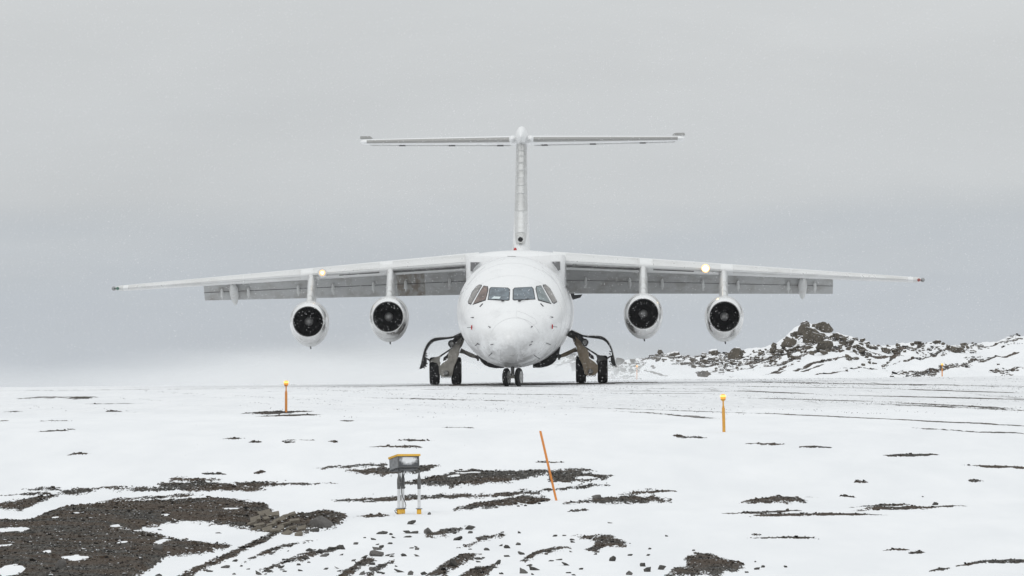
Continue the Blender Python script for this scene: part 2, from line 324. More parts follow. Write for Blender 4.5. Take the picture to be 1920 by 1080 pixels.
def snow_mat(name, hills=False):
    m = bpy.data.materials.new(name); m.use_nodes = True; t = m.node_tree; b = t.nodes['Principled BSDF']
    pos = N(t, 'ShaderNodeNewGeometry').outputs['Position']
    av = N(t, 'ShaderNodeAttribute', attribute_name='bare').outputs['Fac']
    if not hills:
        ar = N(t, 'ShaderNodeAttribute', attribute_name='run').outputs['Fac']
        n1 = noise_node(t, pos, 1, 7, .68, (5, .8, 2)); n2 = noise_node(t, pos, 1, 4, .65, (34, 2.4, 10))
        e = mth(t, 'ADD', mth(t, 'MULTIPLY', mth(t, 'SUBTRACT', n1, .5), 2.2), mth(t, 'MULTIPLY', mth(t, 'SUBTRACT', n2, .5), 1.3))
        bare = mrange(t, mth(t, 'ADD', av, e), -.02, .05)
        # wheel tracks and scoured streaks along the runway (heading 8 degrees off the y axis)
        rr = (0, 0, R(8.2))
        s1 = noise_node(t, pos, 1, 6, .62, (2.2, .035, 1), rr); s2 = noise_node(t, pos, 1, 4, .7, (9, 1.1, 1), rr); s3 = noise_node(t, pos, 1, 2, .5, (.5, .02, 1), rr)
        sv = mth(t, 'ADD', mth(t, 'ADD', mth(t, 'MULTIPLY', s1, 1.0), mth(t, 'MULTIPLY', s2, .42)), mth(t, 'MULTIPLY', s3, .35))
        sv = mth(t, 'ADD', sv, mth(t, 'MULTIPLY', ar, .22))
        tk = N(t, 'ShaderNodeAttribute', attribute_name='track').outputs['Fac']
        q = mth(t, 'ADD', tk, mth(t, 'ADD', mth(t, 'MULTIPLY', mth(t, 'SUBTRACT', s2, .55), 1.9), mth(t, 'MULTIPLY', mth(t, 'SUBTRACT', noise_node(t, pos, 1, 5, .65, (1.6, .16, 1), rr), .5), 1.6)))
        strk = mth(t, 'MAXIMUM', mth(t, 'MULTIPLY', mrange(t, sv, 1.24, 1.36), .5), mth(t, 'MULTIPLY', mrange(t, q, .02, .22), .95))
        bare = mth(t, 'MAXIMUM', bare, strk)
    else:
        n1 = noise_node(t, pos, 1, 8, .7, (.9, .16, .9), (0, 0, R(-9))); n2 = noise_node(t, pos, 1, 4, .6, (5, .7, 6))
        e = mth(t, 'ADD', mth(t, 'MULTIPLY', mth(t, 'SUBTRACT', n1, .52), 2.6), mth(t, 'MULTIPLY', mth(t, 'SUBTRACT', n2, .5), 1.8))
        bare = mrange(t, mth(t, 'ADD', av, e), 0, .09)
    g1 = noise_node(t, pos, 1, 5, .75, (30, 2.2, 30) if not hills else (8, 1, 8)); vo = N(t, 'ShaderNodeTexVoronoi'); setin(vo, Scale=26. if not hills else 5.)
    t.links.new(pos, vo.inputs['Vector'])
    gcol = cmix(t, mrange(t, g1, .40, .66), (.014, .0135, .013), (.15, .14, .125))
    gcol = cmix(t, mth(t, 'MULTIPLY', mrange(t, noise_node(t, pos, .8, 4), .42, .58), .6), gcol, (.085, .056, .036))
    scol = cmix(t, mrange(t, noise_node(t, pos, 1, 5, .6, (.8, .12, 1)), .35, .7), (.80, .812, .83), (.865, .872, .885))
    if not hills:
        scol = cmix(t, mth(t, 'MULTIPLY', mth(t, 'MULTIPLY', mrange(t, ar, 0, .8), mrange(t, noise_node(t, pos, 1, 6, .75, (6, .5, 1), rr), .36, .66)), .34), scol, (.40, .40, .41))
    t.links.new(cmix(t, bare, scol, gcol), b.inputs['Base Color']); b.inputs['Roughness'].default_value = .9; b.inputs['Specular IOR Level'].default_value = .15
    bp = N(t, 'ShaderNodeBump'); bp.inputs['Strength'].default_value = .6; bp.inputs['Distance'].default_value = .05
    h = mth(t, 'ADD', mth(t, 'MULTIPLY', mth(t, 'MULTIPLY', vo.outputs['Distance'], bare), 1.2), mth(t, 'MULTIPLY', noise_node(t, pos, 1, 4, .6, (3, .8, 1)), .25))
    t.links.new(h, bp.inputs['Height']); t.links.new(bp.outputs[0], b.inputs['Normal'])
    return m
M_SNOW = snow_mat('snow_over_gravel'); M_HILL = snow_mat('snow_over_rock', True)
gx = np.concatenate([-np.geomspace(1300, 26, 26), np.arange(-25, -12, .2), np.arange(-12, 16, .06), np.arange(16, 25, .2), np.geomspace(26, 1300, 26)])
gy = np.concatenate([spaced((-150, 90, 12), (90, 104, 1)), spaced((104, 168, .16), (168, 300, .55), (300, 460, 3)), np.geomspace(460, 1590, 22)])
def gattr(X, Y):
    v = FGP.field(X, Y)[0]
    run = sstep(186, 205, Y) * (1 - sstep(286, 300, Y)) * (.35 + .65 * sstep(-6, 5, X + (Y - 240) * .05))
    return {'bare': v, 'track': tracks(X, Y), 'run': run * 1.0 - .6 * (1 - sstep(180, 200, Y)) - .2 * sstep(290, 330, Y)}
ground = link('ground', grid_mesh('ground', gx, gy, zground, gattr), M_SNOW); tag(ground, kind='structure')

# rocky ridge to the right, behind the runway
SKX = np.array([840, 880, 905, 935, 975, 1010, 1045, 1075, 1100, 1150, 1170, 1240, 1300, 1330, 1380, 1400, 1450, 1476, 1492, 1520, 1560, 1600, 1640, 1700, 1750, 1800, 1860, 1920, 2100, 2600.])
SKY_ = np.array([722, 706, 684, 704, 708, 700, 684, 668, 684, 688, 678, 662, 667, 660, 660, 652, 645, 634, 618, 612, 617, 625, 643, 645, 640, 643, 636, 632, 622, 600.])
YR0, YR1 = 428., 468.
def zhill(X, Y):
    X = np.asarray(X, float); Y = np.asarray(Y, float)
    px = 960 + X * FPX / YR1
    s = CAMZ + (HY - np.interp(px, SKX, SKY_)) * YR1 / FPX
    g = -.93; t = (Y - YR0) / (YR1 - YR0)
    p = np.where(t < 0, t * .6, np.where(t < 1, .25 * sstep(0, .35, t) + .75 * sstep(.15, 1.05, t), 1 - (t - 1) * .9))
    rough = fbm(X * .35, Y * .12, 5, 4) * .5 * sstep(0, .5, t) + .18 * fbm(X * 1.6 + Y * .25, Y * .5, 3, 6) * sstep(-.05, .25, t)
    amp = .45 + .75 * sstep(.3, 2.2, s - g) 
    return g + (s - g) * p + rough * amp - 1.2 * (1 - sstep(-8, -4, X)) - .25 * (1 - sstep(-.12, 0, t))
HS = [(1700, 651, 48, 1.6, -.17, 0, .25), (1800, 646, 40, 1.4, -.08, 0, .3), (1870, 645, 50, 1.6, -.08, 0, .4), (1755, 662, 52, 3, -.2, 0, .45), (1782, 690, 72, 3, -.1, 0, .35), (1865, 669, 50, 1.8, -.12, 0, .4), (1890, 696, 36, 3, -.12, 0, .5), (1640, 670, 60, 1.5, -.15, 0, .5), (1550, 676, 80, 1.4, -.1, 0, .5), (1700, 676, 50, 1.3, -.15, 0, .6),
      (1460, 662, 40, 6, -.2, .2, .75), (1510, 648, 40, 8, -.2, .2, .7), (1580, 640, 50, 5, .25, .1, .7), (1440, 676, 80, 5, -.15, .1, .75), (1500, 668, 80, 4, -.12, .05, .7), (1560, 655, 40, 4, -.1, .1, .8), (1610, 650, 40, 4, .1, .1, .75),
      (1260, 668, 100, 5, 0, .1, .7), (1380, 668, 50, 7, -.1, .1, .7), (1340, 685, 60, 2, -.1, 0, .6), (1320, 700, 14, 4, 0, .1, .5), (1410, 690, 60, 1.6, -.25, 0, .6), (1460, 695, 50, 1.4, -.25, 0, .7),
      (1680, 643, 90, 3, 0, .1, .6), (1780, 641, 40, 3, 0, .1, .6), (1160, 690, 40, 2, -.45, 0, .5), (1190, 696, 40, 1.6, -.45, 0, .6), (1075, 676, 14, 12, -.3, .1, .5), (1230, 700, 20, 2, .3), (1100, 700, 30, 2, -.4), (1560, 700, 40, 1, -.15), (1620, 690, 40, 1, -.15), (1520, 692, 40, 1, -.15)]
HYS = np.arange(YR0 - 4, YR1 + .5, .25)
HP = Patches(HS, zhill, HYS)
hx = np.arange(-9, 62, .14); hy = np.concatenate([np.arange(418, 480, .35), np.arange(480, 560, 5)])
hills = link('hills', grid_mesh('hills', hx, hy, zhill, lambda X, Y: {'bare': np.maximum(HP.field(X, Y)[0], -1.15)}), M_HILL); tag(hills, kind='structure')

# ------------------------------------------------------------------ rocks
def hull_rock(n, seed, flat=.7):
    rg = random.Random(seed); bm = bmesh.new()
    for _ in range(n):
        v = Vector((rg.gauss(0, 1), rg.gauss(0, 1), rg.gauss(0, 1))).normalized() * rg.uniform(.8, 1.0)
        bm.verts.new((v.x * .5, v.y * .5 * rg.uniform(.8, 1), v.z * .5 * flat))
    r = bmesh.ops.convex_hull(bm, input=bm.verts[:])
    bmesh.ops.delete(bm, geom=list({g for g in r['geom_interior'] + r['geom_unused'] if isinstance(g, bmesh.types.BMVert) and g.is_valid}), context='VERTS')
    bmesh.ops.recalc_face_normals(bm, faces=bm.faces); return bm
def rock_mat(name, a, b_, snow=.0, sc=3., tone=0):
    m = bpy.data.materials.new(name); m.use_nodes = True; t = m.node_tree; b = t.nodes['Principled BSDF']
    g = N(t, 'ShaderNodeNewGeometry'); pos = g.outputs['Position']
    c = cmix(t, mrange(t, noise_node(t, pos, sc, 7, .7), .3, .72), a, b_)
    c = cmix(t, mth(t, 'MULTIPLY', mrange(t, noise_node(t, pos, sc * 9, 3), .5, .7), .5), c, tuple(q * 1.7 for q in b_))
    if tone: c = cmix(t, mth(t, 'MULTIPLY', mrange(t, noise_node(t, pos, .8, 4), .42, .58), .6), c, (.10, .066, .043))
    if tone:
        tv = N(t, 'ShaderNodeAttribute', attribute_name='tone').outputs['Fac']
        c = cmix(t, mrange(t, tv, .1, .55), (.010, .0095, .009), c); c = cmix(t, mth(t, 'MULTIPLY', mrange(t, tv, .6, .95), .55), c, (.21, .185, .155))
    if tone == 2:
        nz_ = N(t, 'ShaderNodeSeparateXYZ'); t.links.new(g.outputs['Normal'], nz_.inputs[0])
        c = cmix(t, mth(t, 'MULTIPLY', mrange(t, nz_.outputs['Z'], .1, .35), mrange(t, mth(t, 'FRACT', mth(t, 'MULTIPLY', tv, 7.31)), .86, .88)), c, (.83, .84, .86))
    if snow:
        sx = N(t, 'ShaderNodeSeparateXYZ'); t.links.new(g.outputs['Normal'], sx.inputs[0])
        f = mth(t, 'ADD', sx.outputs['Z'], mth(t, 'MULTIPLY', mth(t, 'SUBTRACT', noise_node(t, pos, sc * 1.3, 4), .5), .9))
        c = cmix(t, mrange(t, f, snow, snow + .08), c, (.83, .84, .86))
    t.links.new(c, b.inputs['Base Color']); b.inputs['Roughness'].default_value = .9; b.inputs['Specular IOR Level'].default_value = .2
    bp = N(t, 'ShaderNodeBump'); bp.inputs['Strength'].default_value = .7; bp.inputs['Distance'].default_value = .04
    t.links.new(noise_node(t, pos, sc * 5, 6, .7), bp.inputs['Height']); t.links.new(bp.outputs[0], b.inputs['Normal'])
    return m
M_ROCK = rock_mat('dark_basalt', (.045, .043, .042), (.12, .115, .105), 0, 14)
M_ROCKB = rock_mat('brown_boulder', (.035, .031, .026), (.14, .122, .098), .80, 1.6)
M_GRAV = rock_mat('gravel_stones', (.026, .023, .020), (.10, .085, .070), 0, 14, 2)
M_GREY = rock_mat('grey_stone', (.11, .105, .10), (.20, .19, .18), 0, 20)
M_PAVE = rock_mat('weathered_slab', (.15, .13, .105), (.24, .215, .175), .0, 16)
def big_rock(seed, flat=.75, rough=.09):
    bm = hull_rock(16, seed, flat)
    bmesh.ops.bevel(bm, geom=bm.edges[:], offset=.035, segments=1, affect='EDGES', clamp_overlap=True)
    bmesh.ops.triangulate(bm, faces=bm.faces)
    bmesh.ops.subdivide_edges(bm, edges=bm.edges, cuts=1, use_grid_fill=True)
    a = np.array([v.co[:] for v in bm.verts]) if len(bm.verts) else np.zeros((0, 3))
    d = fbm(a[:, 0] * 4 + seed, a[:, 1] * 4 + a[:, 2] * 3, 3, seed % 9)
    for v, k in zip(bm.verts, d): v.co *= 1 + rough * 2 * k
    me = bpy.data.meshes.new('rock'); bm.to_mesh(me); bm.free(); smooth(me, 28); return me
BIG = [big_rock(100 + i, .6 + .05 * (i % 5)) for i in range(9)]
SMALL = []
for i in range(10):
    bm = hull_rock(9, 40 + i, .6); bmesh.ops.triangulate(bm, faces=bm.faces)
    bm.verts.index_update(); SMALL.append((np.array([v.co[:] for v in bm.verts]), np.array([[v.index for v in f.verts] for f in bm.faces])))
    bm.free()
BIGM = {}
def rock(name, px, py, w, h, m, label, cat, group=None, zf=zground, ys=YS, dep=None, tilt=0, sink=.3, k=None):
    """a stone whose foot is seen at (px, py); w, h: its width and height there in photograph pixels"""
    X, Y = at(px, py, zf, ys); s = Y / FPX; z = float(zf(np.array([X]), np.array([Y]))[0])
    k = random.randrange(len(BIG)) if k is None else k
    key = (k, m.name)
    if key not in BIGM:
        me = BIG[k].copy(); me.materials.append(m); BIGM[key] = me
    o = link(name, BIGM[key]); W_, H_ = w * s, h * s
    o.scale = (W_, dep or (W_ * .8), H_ / .62); o.rotation_euler = (0, tilt, random.choice((0, math.pi)) + random.uniform(-.3, .3))
    o.location = (X, Y, z + H_ * (.5 - sink)); tag(o, label, cat, group); return o

def scatter(name, X, Y, size, zf, m, label=None, kind='stuff', flat=None, rise=.25):
    z = zf(X, Y); vs, fs = [], []; off = 0
    kinds = RNG.integers(0, len(SMALL), len(X)); rot = RNG.random(len(X)) * 6.283
    for k, (v, f) in enumerate(SMALL):
        ix = np.where(kinds == k)[0]
        if not len(ix): continue
        c, s_ = np.cos(rot[ix])[:, None], np.sin(rot[ix])[:, None]; sc = size[ix][:, None]
        asp = (1 + .5 * RNG.random(len(ix)))[:, None]
        x = v[None, :, 0] * asp; y = v[None, :, 1]
        P = np.stack([(x * c - y * s_) * sc + X[ix][:, None], (x * s_ + y * c) * sc + Y[ix][:, None], v[None, :, 2] * sc * (flat or 1) + (z[ix] + size[ix] * rise * (flat or 1) * .5)[:, None]], -1)
        vs.append(P.reshape(-1, 3)); nv = len(v)
        fs.append((f[None] + (np.arange(len(ix)) * nv)[:, None, None] + off).reshape(-1, 3)); off += len(ix) * nv
    v = np.concatenate(vs).astype(np.float32); f = np.concatenate(fs).astype(np.int32)
    me = bpy.data.meshes.new(name); me.vertices.add(len(v)); me.vertices.foreach_set('co', v.ravel()); me.loops.add(f.size); me.loops.foreach_set('vertex_index', f.ravel())
    me.polygons.add(len(f)); me.polygons.foreach_set('loop_start', np.arange(0, f.size, 3, dtype=np.int32)); me.polygons.foreach_set('loop_total', np.full(len(f), 3, dtype=np.int32))
    me.update(calc_edges=True)
    tn = np.concatenate([np.repeat(RNG.random((kinds == k).sum()), len(SMALL[k][0])) for k in range(len(SMALL))]).astype(np.float32)
    a = me.attributes.new('tone', 'FLOAT', 'POINT'); a.data.foreach_set('value', tn); o = link(name, me, m); tag(o, label, None, None, kind); return o
# gravel in the bare patches
gxs, gys = [], []
for x0, x1, y0, y1 in _gravel_regions():
    cy = (y0 + y1) / 2
    if cy > 240: continue
    x0, x1 = max(x0, -11), min(x1, 14); y0 = max(y0, 104)
    if x1 <= x0 or y1 <= y0: continue
    n = int(min(60000, max(90, 62 * (x1 - x0) * (y1 - y0) * (1.25 if cy < 125 else 1 if cy < 150 else .35))))
    gxs.append(RNG.uniform(x0, x1, n)); gys.append(RNG.uniform(y0, y1, n))
gX = np.concatenate(gxs); gY = np.concatenate(gys)
v = FGP.field(gX, gY)[0]; keep = (v + .45 * fbm(gX * 4, gY * .6, 4, 1) + .4 * (RNG.random(len(gX)) - .5) > .08); gX, gY = gX[keep], gY[keep]
gs = np.clip(RNG.lognormal(math.log(.023), .5, len(gX)), .009, .10)
scatter('gravel', gX, gY, gs, zground, M_GRAV)
tag(bpy.data.objects['gravel'], 'dark loose gravel lying in the bare patches of the snow')
# chips strewn over the runway
n = 90000; rY = RNG.uniform(186, 296, n); rX = RNG.uniform(-19, 19, n); TRK = np.full(n, -.25); TRK[:] = tracks(rX, rY); kk = (fbm(rX * 1.6 + rY * .23, rY * .04, 4, 7) + .22 * sstep(-6, 8, rX) + .7 * (RNG.random(n) - .5) + .9 * np.maximum(TRK, -.25) > .33) & (RNG.random(n) < .6)
scatter('runway_grit', rX[kk], rY[kk], RNG.uniform(.010, .034, kk.sum()), zground, M_ROCK)
tag(bpy.data.objects['runway_grit'], 'small dark grit strewn over the snowy runway')

# ------------------------------------------------------------------ the airliner
YAW, ROLL = .0183, .0105
AIR = empty('airliner', (-.038, 260.5, 0)); AIR.rotation_euler = (0, -ROLL, -YAW)
tag(AIR, 'white four-engined high-wing airliner with a T-tail standing nose-on upon the snowy runway', 'airplane')
MW = Matrix.Translation(AIR.location) @ AIR.rotation_euler.to_matrix().to_4x4(); MI = MW.inverted()
def L(px, py, ya):
    """local (x, z) on the plane at ya behind the nose tip, for a place in the photograph"""
    d = 260.5 + ya
    for _ in range(3):
        p = MI @ Vector(((px - 960) * d / FPX, d, CAMZ + (HY - py) * d / FPX)); d += ya - p.y
    return p.x, p.z
WHITE = mat('white_paint', (.80, .805, .81), .32, coat=.2)
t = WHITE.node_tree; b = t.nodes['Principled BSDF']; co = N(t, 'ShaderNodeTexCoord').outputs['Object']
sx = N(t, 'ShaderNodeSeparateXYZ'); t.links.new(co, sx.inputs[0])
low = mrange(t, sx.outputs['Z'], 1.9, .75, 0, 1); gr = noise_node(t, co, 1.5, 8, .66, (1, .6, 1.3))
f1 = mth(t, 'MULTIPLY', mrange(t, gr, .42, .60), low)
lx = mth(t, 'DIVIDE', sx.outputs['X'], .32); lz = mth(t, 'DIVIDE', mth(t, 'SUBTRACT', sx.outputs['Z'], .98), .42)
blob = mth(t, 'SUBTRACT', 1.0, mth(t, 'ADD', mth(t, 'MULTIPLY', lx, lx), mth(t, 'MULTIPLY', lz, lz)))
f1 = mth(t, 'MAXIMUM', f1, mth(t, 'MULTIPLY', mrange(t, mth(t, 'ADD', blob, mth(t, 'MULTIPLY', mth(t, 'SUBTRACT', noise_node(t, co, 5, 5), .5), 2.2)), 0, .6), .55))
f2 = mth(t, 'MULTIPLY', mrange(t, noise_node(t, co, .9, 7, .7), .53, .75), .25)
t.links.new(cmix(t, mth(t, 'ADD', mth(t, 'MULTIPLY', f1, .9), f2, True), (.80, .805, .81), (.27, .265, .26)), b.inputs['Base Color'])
t.links.new(mrange(t, gr, .35, .7, .25, .55), b.inputs['Roughness'])
WINGW = weather(mat('white_wing_paint', (.76, .765, .765), .38), (.46, .46, .45), .6, 1.3, .5, .75, (.6, 1, 2))
LEM = weather(mat('bare_leading_edge', (.70, .70, .695), .32, .7), (.52, .51, .49), .7, 1.6, .5, .75, (.5, 1, 2))
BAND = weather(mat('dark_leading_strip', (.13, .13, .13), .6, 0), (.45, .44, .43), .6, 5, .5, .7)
GREYP = weather(mat('grey_flap_paint', (.45, .455, .455), .55), (.24, .22, .20), .7, 1.6, .48, .72, (1.2, 1, 1))
STAINP = weather(mat('stained_flap_paint', (.33, .325, .31), .6), (.17, .13, .10), .8, 2.6, .42, .6, (2.5, 1, .5))
FAIR = weather(mat('pale_grey_fairing', (.62, .625, .62), .45), (.4, .38, .35), .6, 4)
NAC = weather(mat('nacelle_paint', (.66, .665, .665), .3), (.36, .35, .33), .65, 2.2, .52, .7)
LIP = weather(mat('polished_lip', (.82, .82, .82), .22, .9), (.45, .44, .42), .5, 3)
DARK = mat('black_duct', (.012, .012, .014), .6); BLADE = mat('fan_blade', (.018, .018, .021), .5, .3); SPIN = mat('spinner', (.33, .33, .33), .55)
SEAL = mat('window_seal', (.035, .035, .038), .6); PANEL = mat('panel_line', (.56, .56, .57), .6)
RUB = weather(mat('tyre_rubber', (.018, .018, .02), .75), (.30, .30, .31), .5, 9, .6, .66)
RIM = mat('wheel_rim', (.42, .42, .41), .45, .6)
NRIM = weather(mat('nose_wheel_rim', (.62, .62, .61), .5, .2), (.2, .2, .2), .7, 14, .45, .6)
GEARL = weather(mat('dirty_grey_gear', (.50, .48, .44), .6), (.22, .20, .17), .6, 5, .42, .65)
GEARR = weather(mat('muddy_tan_gear', (.52, .42, .31), .6), (.24, .19, .13), .6, 5, .42, .65)
GEARD = weather(mat('dark_gear_metal', (.13, .13, .13), .55, .3), (.3, .29, .27), .5, 7)
INNER = weather(mat('black_door_lining', (.02, .02, .022), .6), (.14, .14, .145), .5, 9, .6, .68)
DEICE = weather(mat('deicing_metal', (.62, .62, .61), .34, .7), (.44, .435, .425), .6, 3, .45, .65)
GLASS = {}
def glass(c, nm):
    m = mat(nm, c, .12, 0, .6)
    t = m.node_tree; co = N(t, 'ShaderNodeTexCoord').outputs['Object']
    t.links.new(cmix(t, mrange(t, noise_node(t, co, 4.5, 4, .6), .35, .65), tuple(q * .72 for q in c), tuple(q * 1.35 for q in c)), m.node_tree.nodes['Principled BSDF'].inputs['Base Color']); return m
G_BLUE = glass((.13, .16, .185), 'tinted_windscreen'); G_BROWN = glass((.14, .10, .085), 'brownish_side_glass'); G_GREY = glass((.20, .19, .18), 'grey_side_glass'); G_TEAL = glass((.17, .20, .205), 'teal_side_glass')

def herm(x, xs, ys):
    xs = np.array(xs, float); ys = np.array(ys, float); h = np.diff(xs); d = np.diff(ys) / h; m = np.zeros(len(xs))
    m[0], m[-1] = d[0], d[-1]
    for i in range(1, len(xs) - 1):
        if d[i - 1] * d[i] > 0: w1 = 2 * h[i] + h[i - 1]; w2 = h[i] + 2 * h[i - 1]; m[i] = (w1 + w2) / (w1 / d[i - 1] + w2 / d[i])
    i = int(np.clip(np.searchsorted(xs, x) - 1, 0, len(xs) - 2)); t = (x - xs[i]) / h[i]
    return (1 + 2 * t) * (1 - t) ** 2 * ys[i] + t * (1 - t) ** 2 * h[i] * m[i] + t * t * (3 - 2 * t) * ys[i + 1] + t * t * (t - 1) * h[i] * m[i + 1]
FS = [(0, 1.46, 1.44, .01, 1.45), (.03, 1.58, 1.33, .13, 1.45), (.12, 1.72, 1.22, .26, 1.46), (.3, 1.88, 1.10, .43, 1.49), (.6, 2.08, .98, .66, 1.56), (1.0, 2.33, .86, .91, 1.68), (1.4, 2.54, .77, 1.12, 1.82), (1.8, 2.74, .71, 1.28, 1.95),
      (2.2, 2.99, .66, 1.41, 2.06), (2.6, 3.27, .63, 1.51, 2.15), (3.2, 3.6, .60, 1.62, 2.25), (4.0, 3.9, .58, 1.71, 2.32), (5.0, 4.07, .57, 1.765, 2.35), (6.0, 4.12, .57, 1.78, 2.35), (19, 4.12, .57, 1.78, 2.35),
      (21, 4.12, .78, 1.68, 2.5), (23, 4.1, 1.25, 1.42, 2.7), (25, 4.02, 1.85, 1.02, 2.95), (27, 3.88, 2.5, .58, 3.2), (28.3, 3.7, 2.95, .3, 3.35)]
fx = [q[0] for q in FS]
def fsec(y, n=64):
    T, B, H, M = [herm(y, fx, [q[k] for q in FS]) for k in (1, 2, 3, 4)]
    return [(H * math.cos(a), y, M + (T - M) * math.sin(a) if math.sin(a) > 0 else M + (M - B) * math.sin(a)) for a in [2 * math.pi * j / n for j in range(n)]]
ysf = sorted(set([0, .015, .03, .06, .1, .16] + [round(.22 + .12 * i, 3) for i in range(44)] + [6, 8, 10, 12, 14, 16, 18] + [19 + .5 * i for i in range(19)] + [28.3]))
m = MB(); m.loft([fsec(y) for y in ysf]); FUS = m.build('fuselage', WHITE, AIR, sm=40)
bvh = BVHTree.FromPolygons([v.co[:] for v in FUS.data.vertices], [p.vertices[:] for p in FUS.data.polygons])
def onhull(x, z, off=0.):
    h, n, i, d = bvh.ray_cast(Vector((x, -1, z)), Vector((0, 1, 0)))
    if h is None:
        h, n, i, d = bvh.find_nearest(Vector((x, 4, z)))
    if n.y > 0: n = -n
    return h + n * off
def hull_patch(name, poly, material, parent, off, cuts=2, rim=.012):
    bm = bmesh.new(); f = bm.faces.new([bm.verts.new((x, 0, z)) for x, z in poly])
    bmesh.ops.triangulate(bm, faces=[f]); bmesh.ops.subdivide_edges(bm, edges=bm.edges[:], cuts=cuts, use_grid_fill=True); bmesh.ops.triangulate(bm, faces=bm.faces[:])
    for v in bm.verts: v.co = onhull(v.co.x, v.co.z, off)
    r = bmesh.ops.extrude_edge_only(bm, edges=[e for e in bm.edges if e.is_boundary])   # a rim that goes down into the skin
    cen = Vector((sum(p[0] for p in poly) / len(poly), 0, sum(p[1] for p in poly) / len(poly)))
    for v in [g for g in r['geom'] if isinstance(g, bmesh.types.BMVert)]: v.co.y += rim + off
    bmesh.ops.recalc_face_normals(bm, faces=bm.faces)
    me = bpy.data.meshes.new(name); bm.to_mesh(me); bm.free(); smooth(me, 35); me.materials.append(material)
    if sum(p.normal.y * p.area for p in me.polygons) > 0: me.flip_normals()
    return link(name, me, None, parent)
def grow(poly, d):
    cx = sum(p[0] for p in poly) / len(poly); cz = sum(p[1] for p in poly) / len(poly)
    return [(x + (x - cx) / math.hypot(x - cx, z - cz) * d, z + (z - cz) / math.hypot(x - cx, z - cz) * d) for x, z in poly]
def hull_line(name, pts, w, material, parent, off=.004):
    m = MB(); P = []
    for (a, b_) in zip(pts[:-1], pts[1:]):
        for k in range(6): P.append((a[0] + (b_[0] - a[0]) * k / 6, a[1] + (b_[1] - a[1]) * k / 6))
    P.append(pts[-1]); m.tube([onhull(x, z, off - w * .4) for x, z in P], w, 5); return m.build(name, material, parent)
Zc = lambda pts, ya=2.3: [L(860 + x / 9, 520 + y / 9, ya) for x, y in pts]
WINS = [([(340, 130), (385, 135), (380, 160), (215, 455), (170, 440), (160, 400), (230, 250), (290, 160)], G_GREY, 'grey curved rear side window'),
        ([(415, 148), (485, 158), (495, 215), (455, 385), (240, 462), (370, 230)], G_BROWN, 'brownish triangular side window'),
        ([(550, 170), (825, 180), (862, 210), (858, 380), (835, 392), (500, 380), (525, 195)], G_BLUE, None),
        ([(920, 210), (950, 180), (1225, 165), (1255, 195), (1290, 372), (945, 388), (922, 372)], G_BLUE, None),
        ([(1310, 155), (1385, 142), (1560, 448), (1345, 385), (1300, 200)], G_TEAL, None),
        ([(1425, 130), (1470, 128), (1540, 195), (1640, 370), (1655, 410), (1610, 442), (1580, 425), (1420, 150)], G_GREY, 'grey curved rear side window')]
for poly, gm, lab in WINS:
    P = Zc(poly, 2.6 if gm is G_GREY else 2.3)
    fr = hull_patch('cockpit_window', grow(P, .016), SEAL, AIR, .006)
    hull_patch('pane', grow(P, -.014), gm, fr, .014)
    if lab: fr['label'] = lab
card = hull_patch('paper_card', Zc([(600, 330), (718, 335), (690, 372), (555, 368)]), mat('white_card', (.62, .70, .72), .6), AIR, .018)
for pts in ([(620, 383), (755, 410)], [(1180, 372), (1030, 412)]):
    P = Zc(pts); m = MB(); m.tube([onhull(*P[0], .03), onhull(*P[1], .035)], .011, 6)
    e = onhull(*P[1], .03); m.tube([e + Vector((-.045, 0, 0)), e + Vector((.045, 0, .005))], .022, 8); m.build('wiper', SEAL, AIR)
for pts in ([(365, 498), (410, 448)], [(1385, 445), (1430, 492)]):
    P = Zc(pts); m = MB(); m.tube([onhull(*P[0], .0), onhull(*P[1], .0)], .024, 8); m.build('drain_slot', SEAL, AIR)
RED = mat('red_cover', (.45, .03, .03), .5)
for x, y0, y1 in ((232, 810, 880), (1566, 795, 865)):        # red-flagged probes
    P = Zc([(x, y0), (x, y1), (x - 40 if x < 900 else x + 40, (y0 + y1) / 2)], 1.6); m = MB(); m.tube([onhull(*P[0], .03), onhull(*P[1], .03)], .018, 8); m.build('red_probe', RED, AIR)
    m = MB(); m.tube([onhull(*P[0], 0).lerp(onhull(*P[1], 0), .5), onhull(*P[2], .10)], .009, 6); m.build('probe_tip', SEAL, AIR)
for a, b_ in (((215, 683), (258, 680)), ((1540, 665), (1580, 680)), ((520, 832), (548, 850)), ((1218, 850), (1246, 830))):
    P = Zc([a, b_], 1.5); m = MB(); m.tube([onhull(*P[0], .03), onhull(*P[1], .03)], .010, 6); q = onhull(*P[0], 0).lerp(onhull(*P[1], 0), .6); m.tube([q, q.lerp(onhull(*P[1], .04), .5)], .02, 6); m.build('probe', SEAL, AIR)
for a, b_ in (((895, 645), (890, 648)), ((894, 643), (899, 646)), ((921, 646), (926, 645)), ((916, 667), (923, 661)), ((1001, 666), (1009, 672)), ((1023, 643), (1030, 646)), ((992, 647), (996, 645)), ((996, 641), (998, 640))):
    P = [L(*a, .8), L(*b_, .8)]; m = MB(); m.tube([onhull(*P[0], .02), onhull(*P[1], .02)], .011, 6); m.build('antenna', SEAL, AIR)
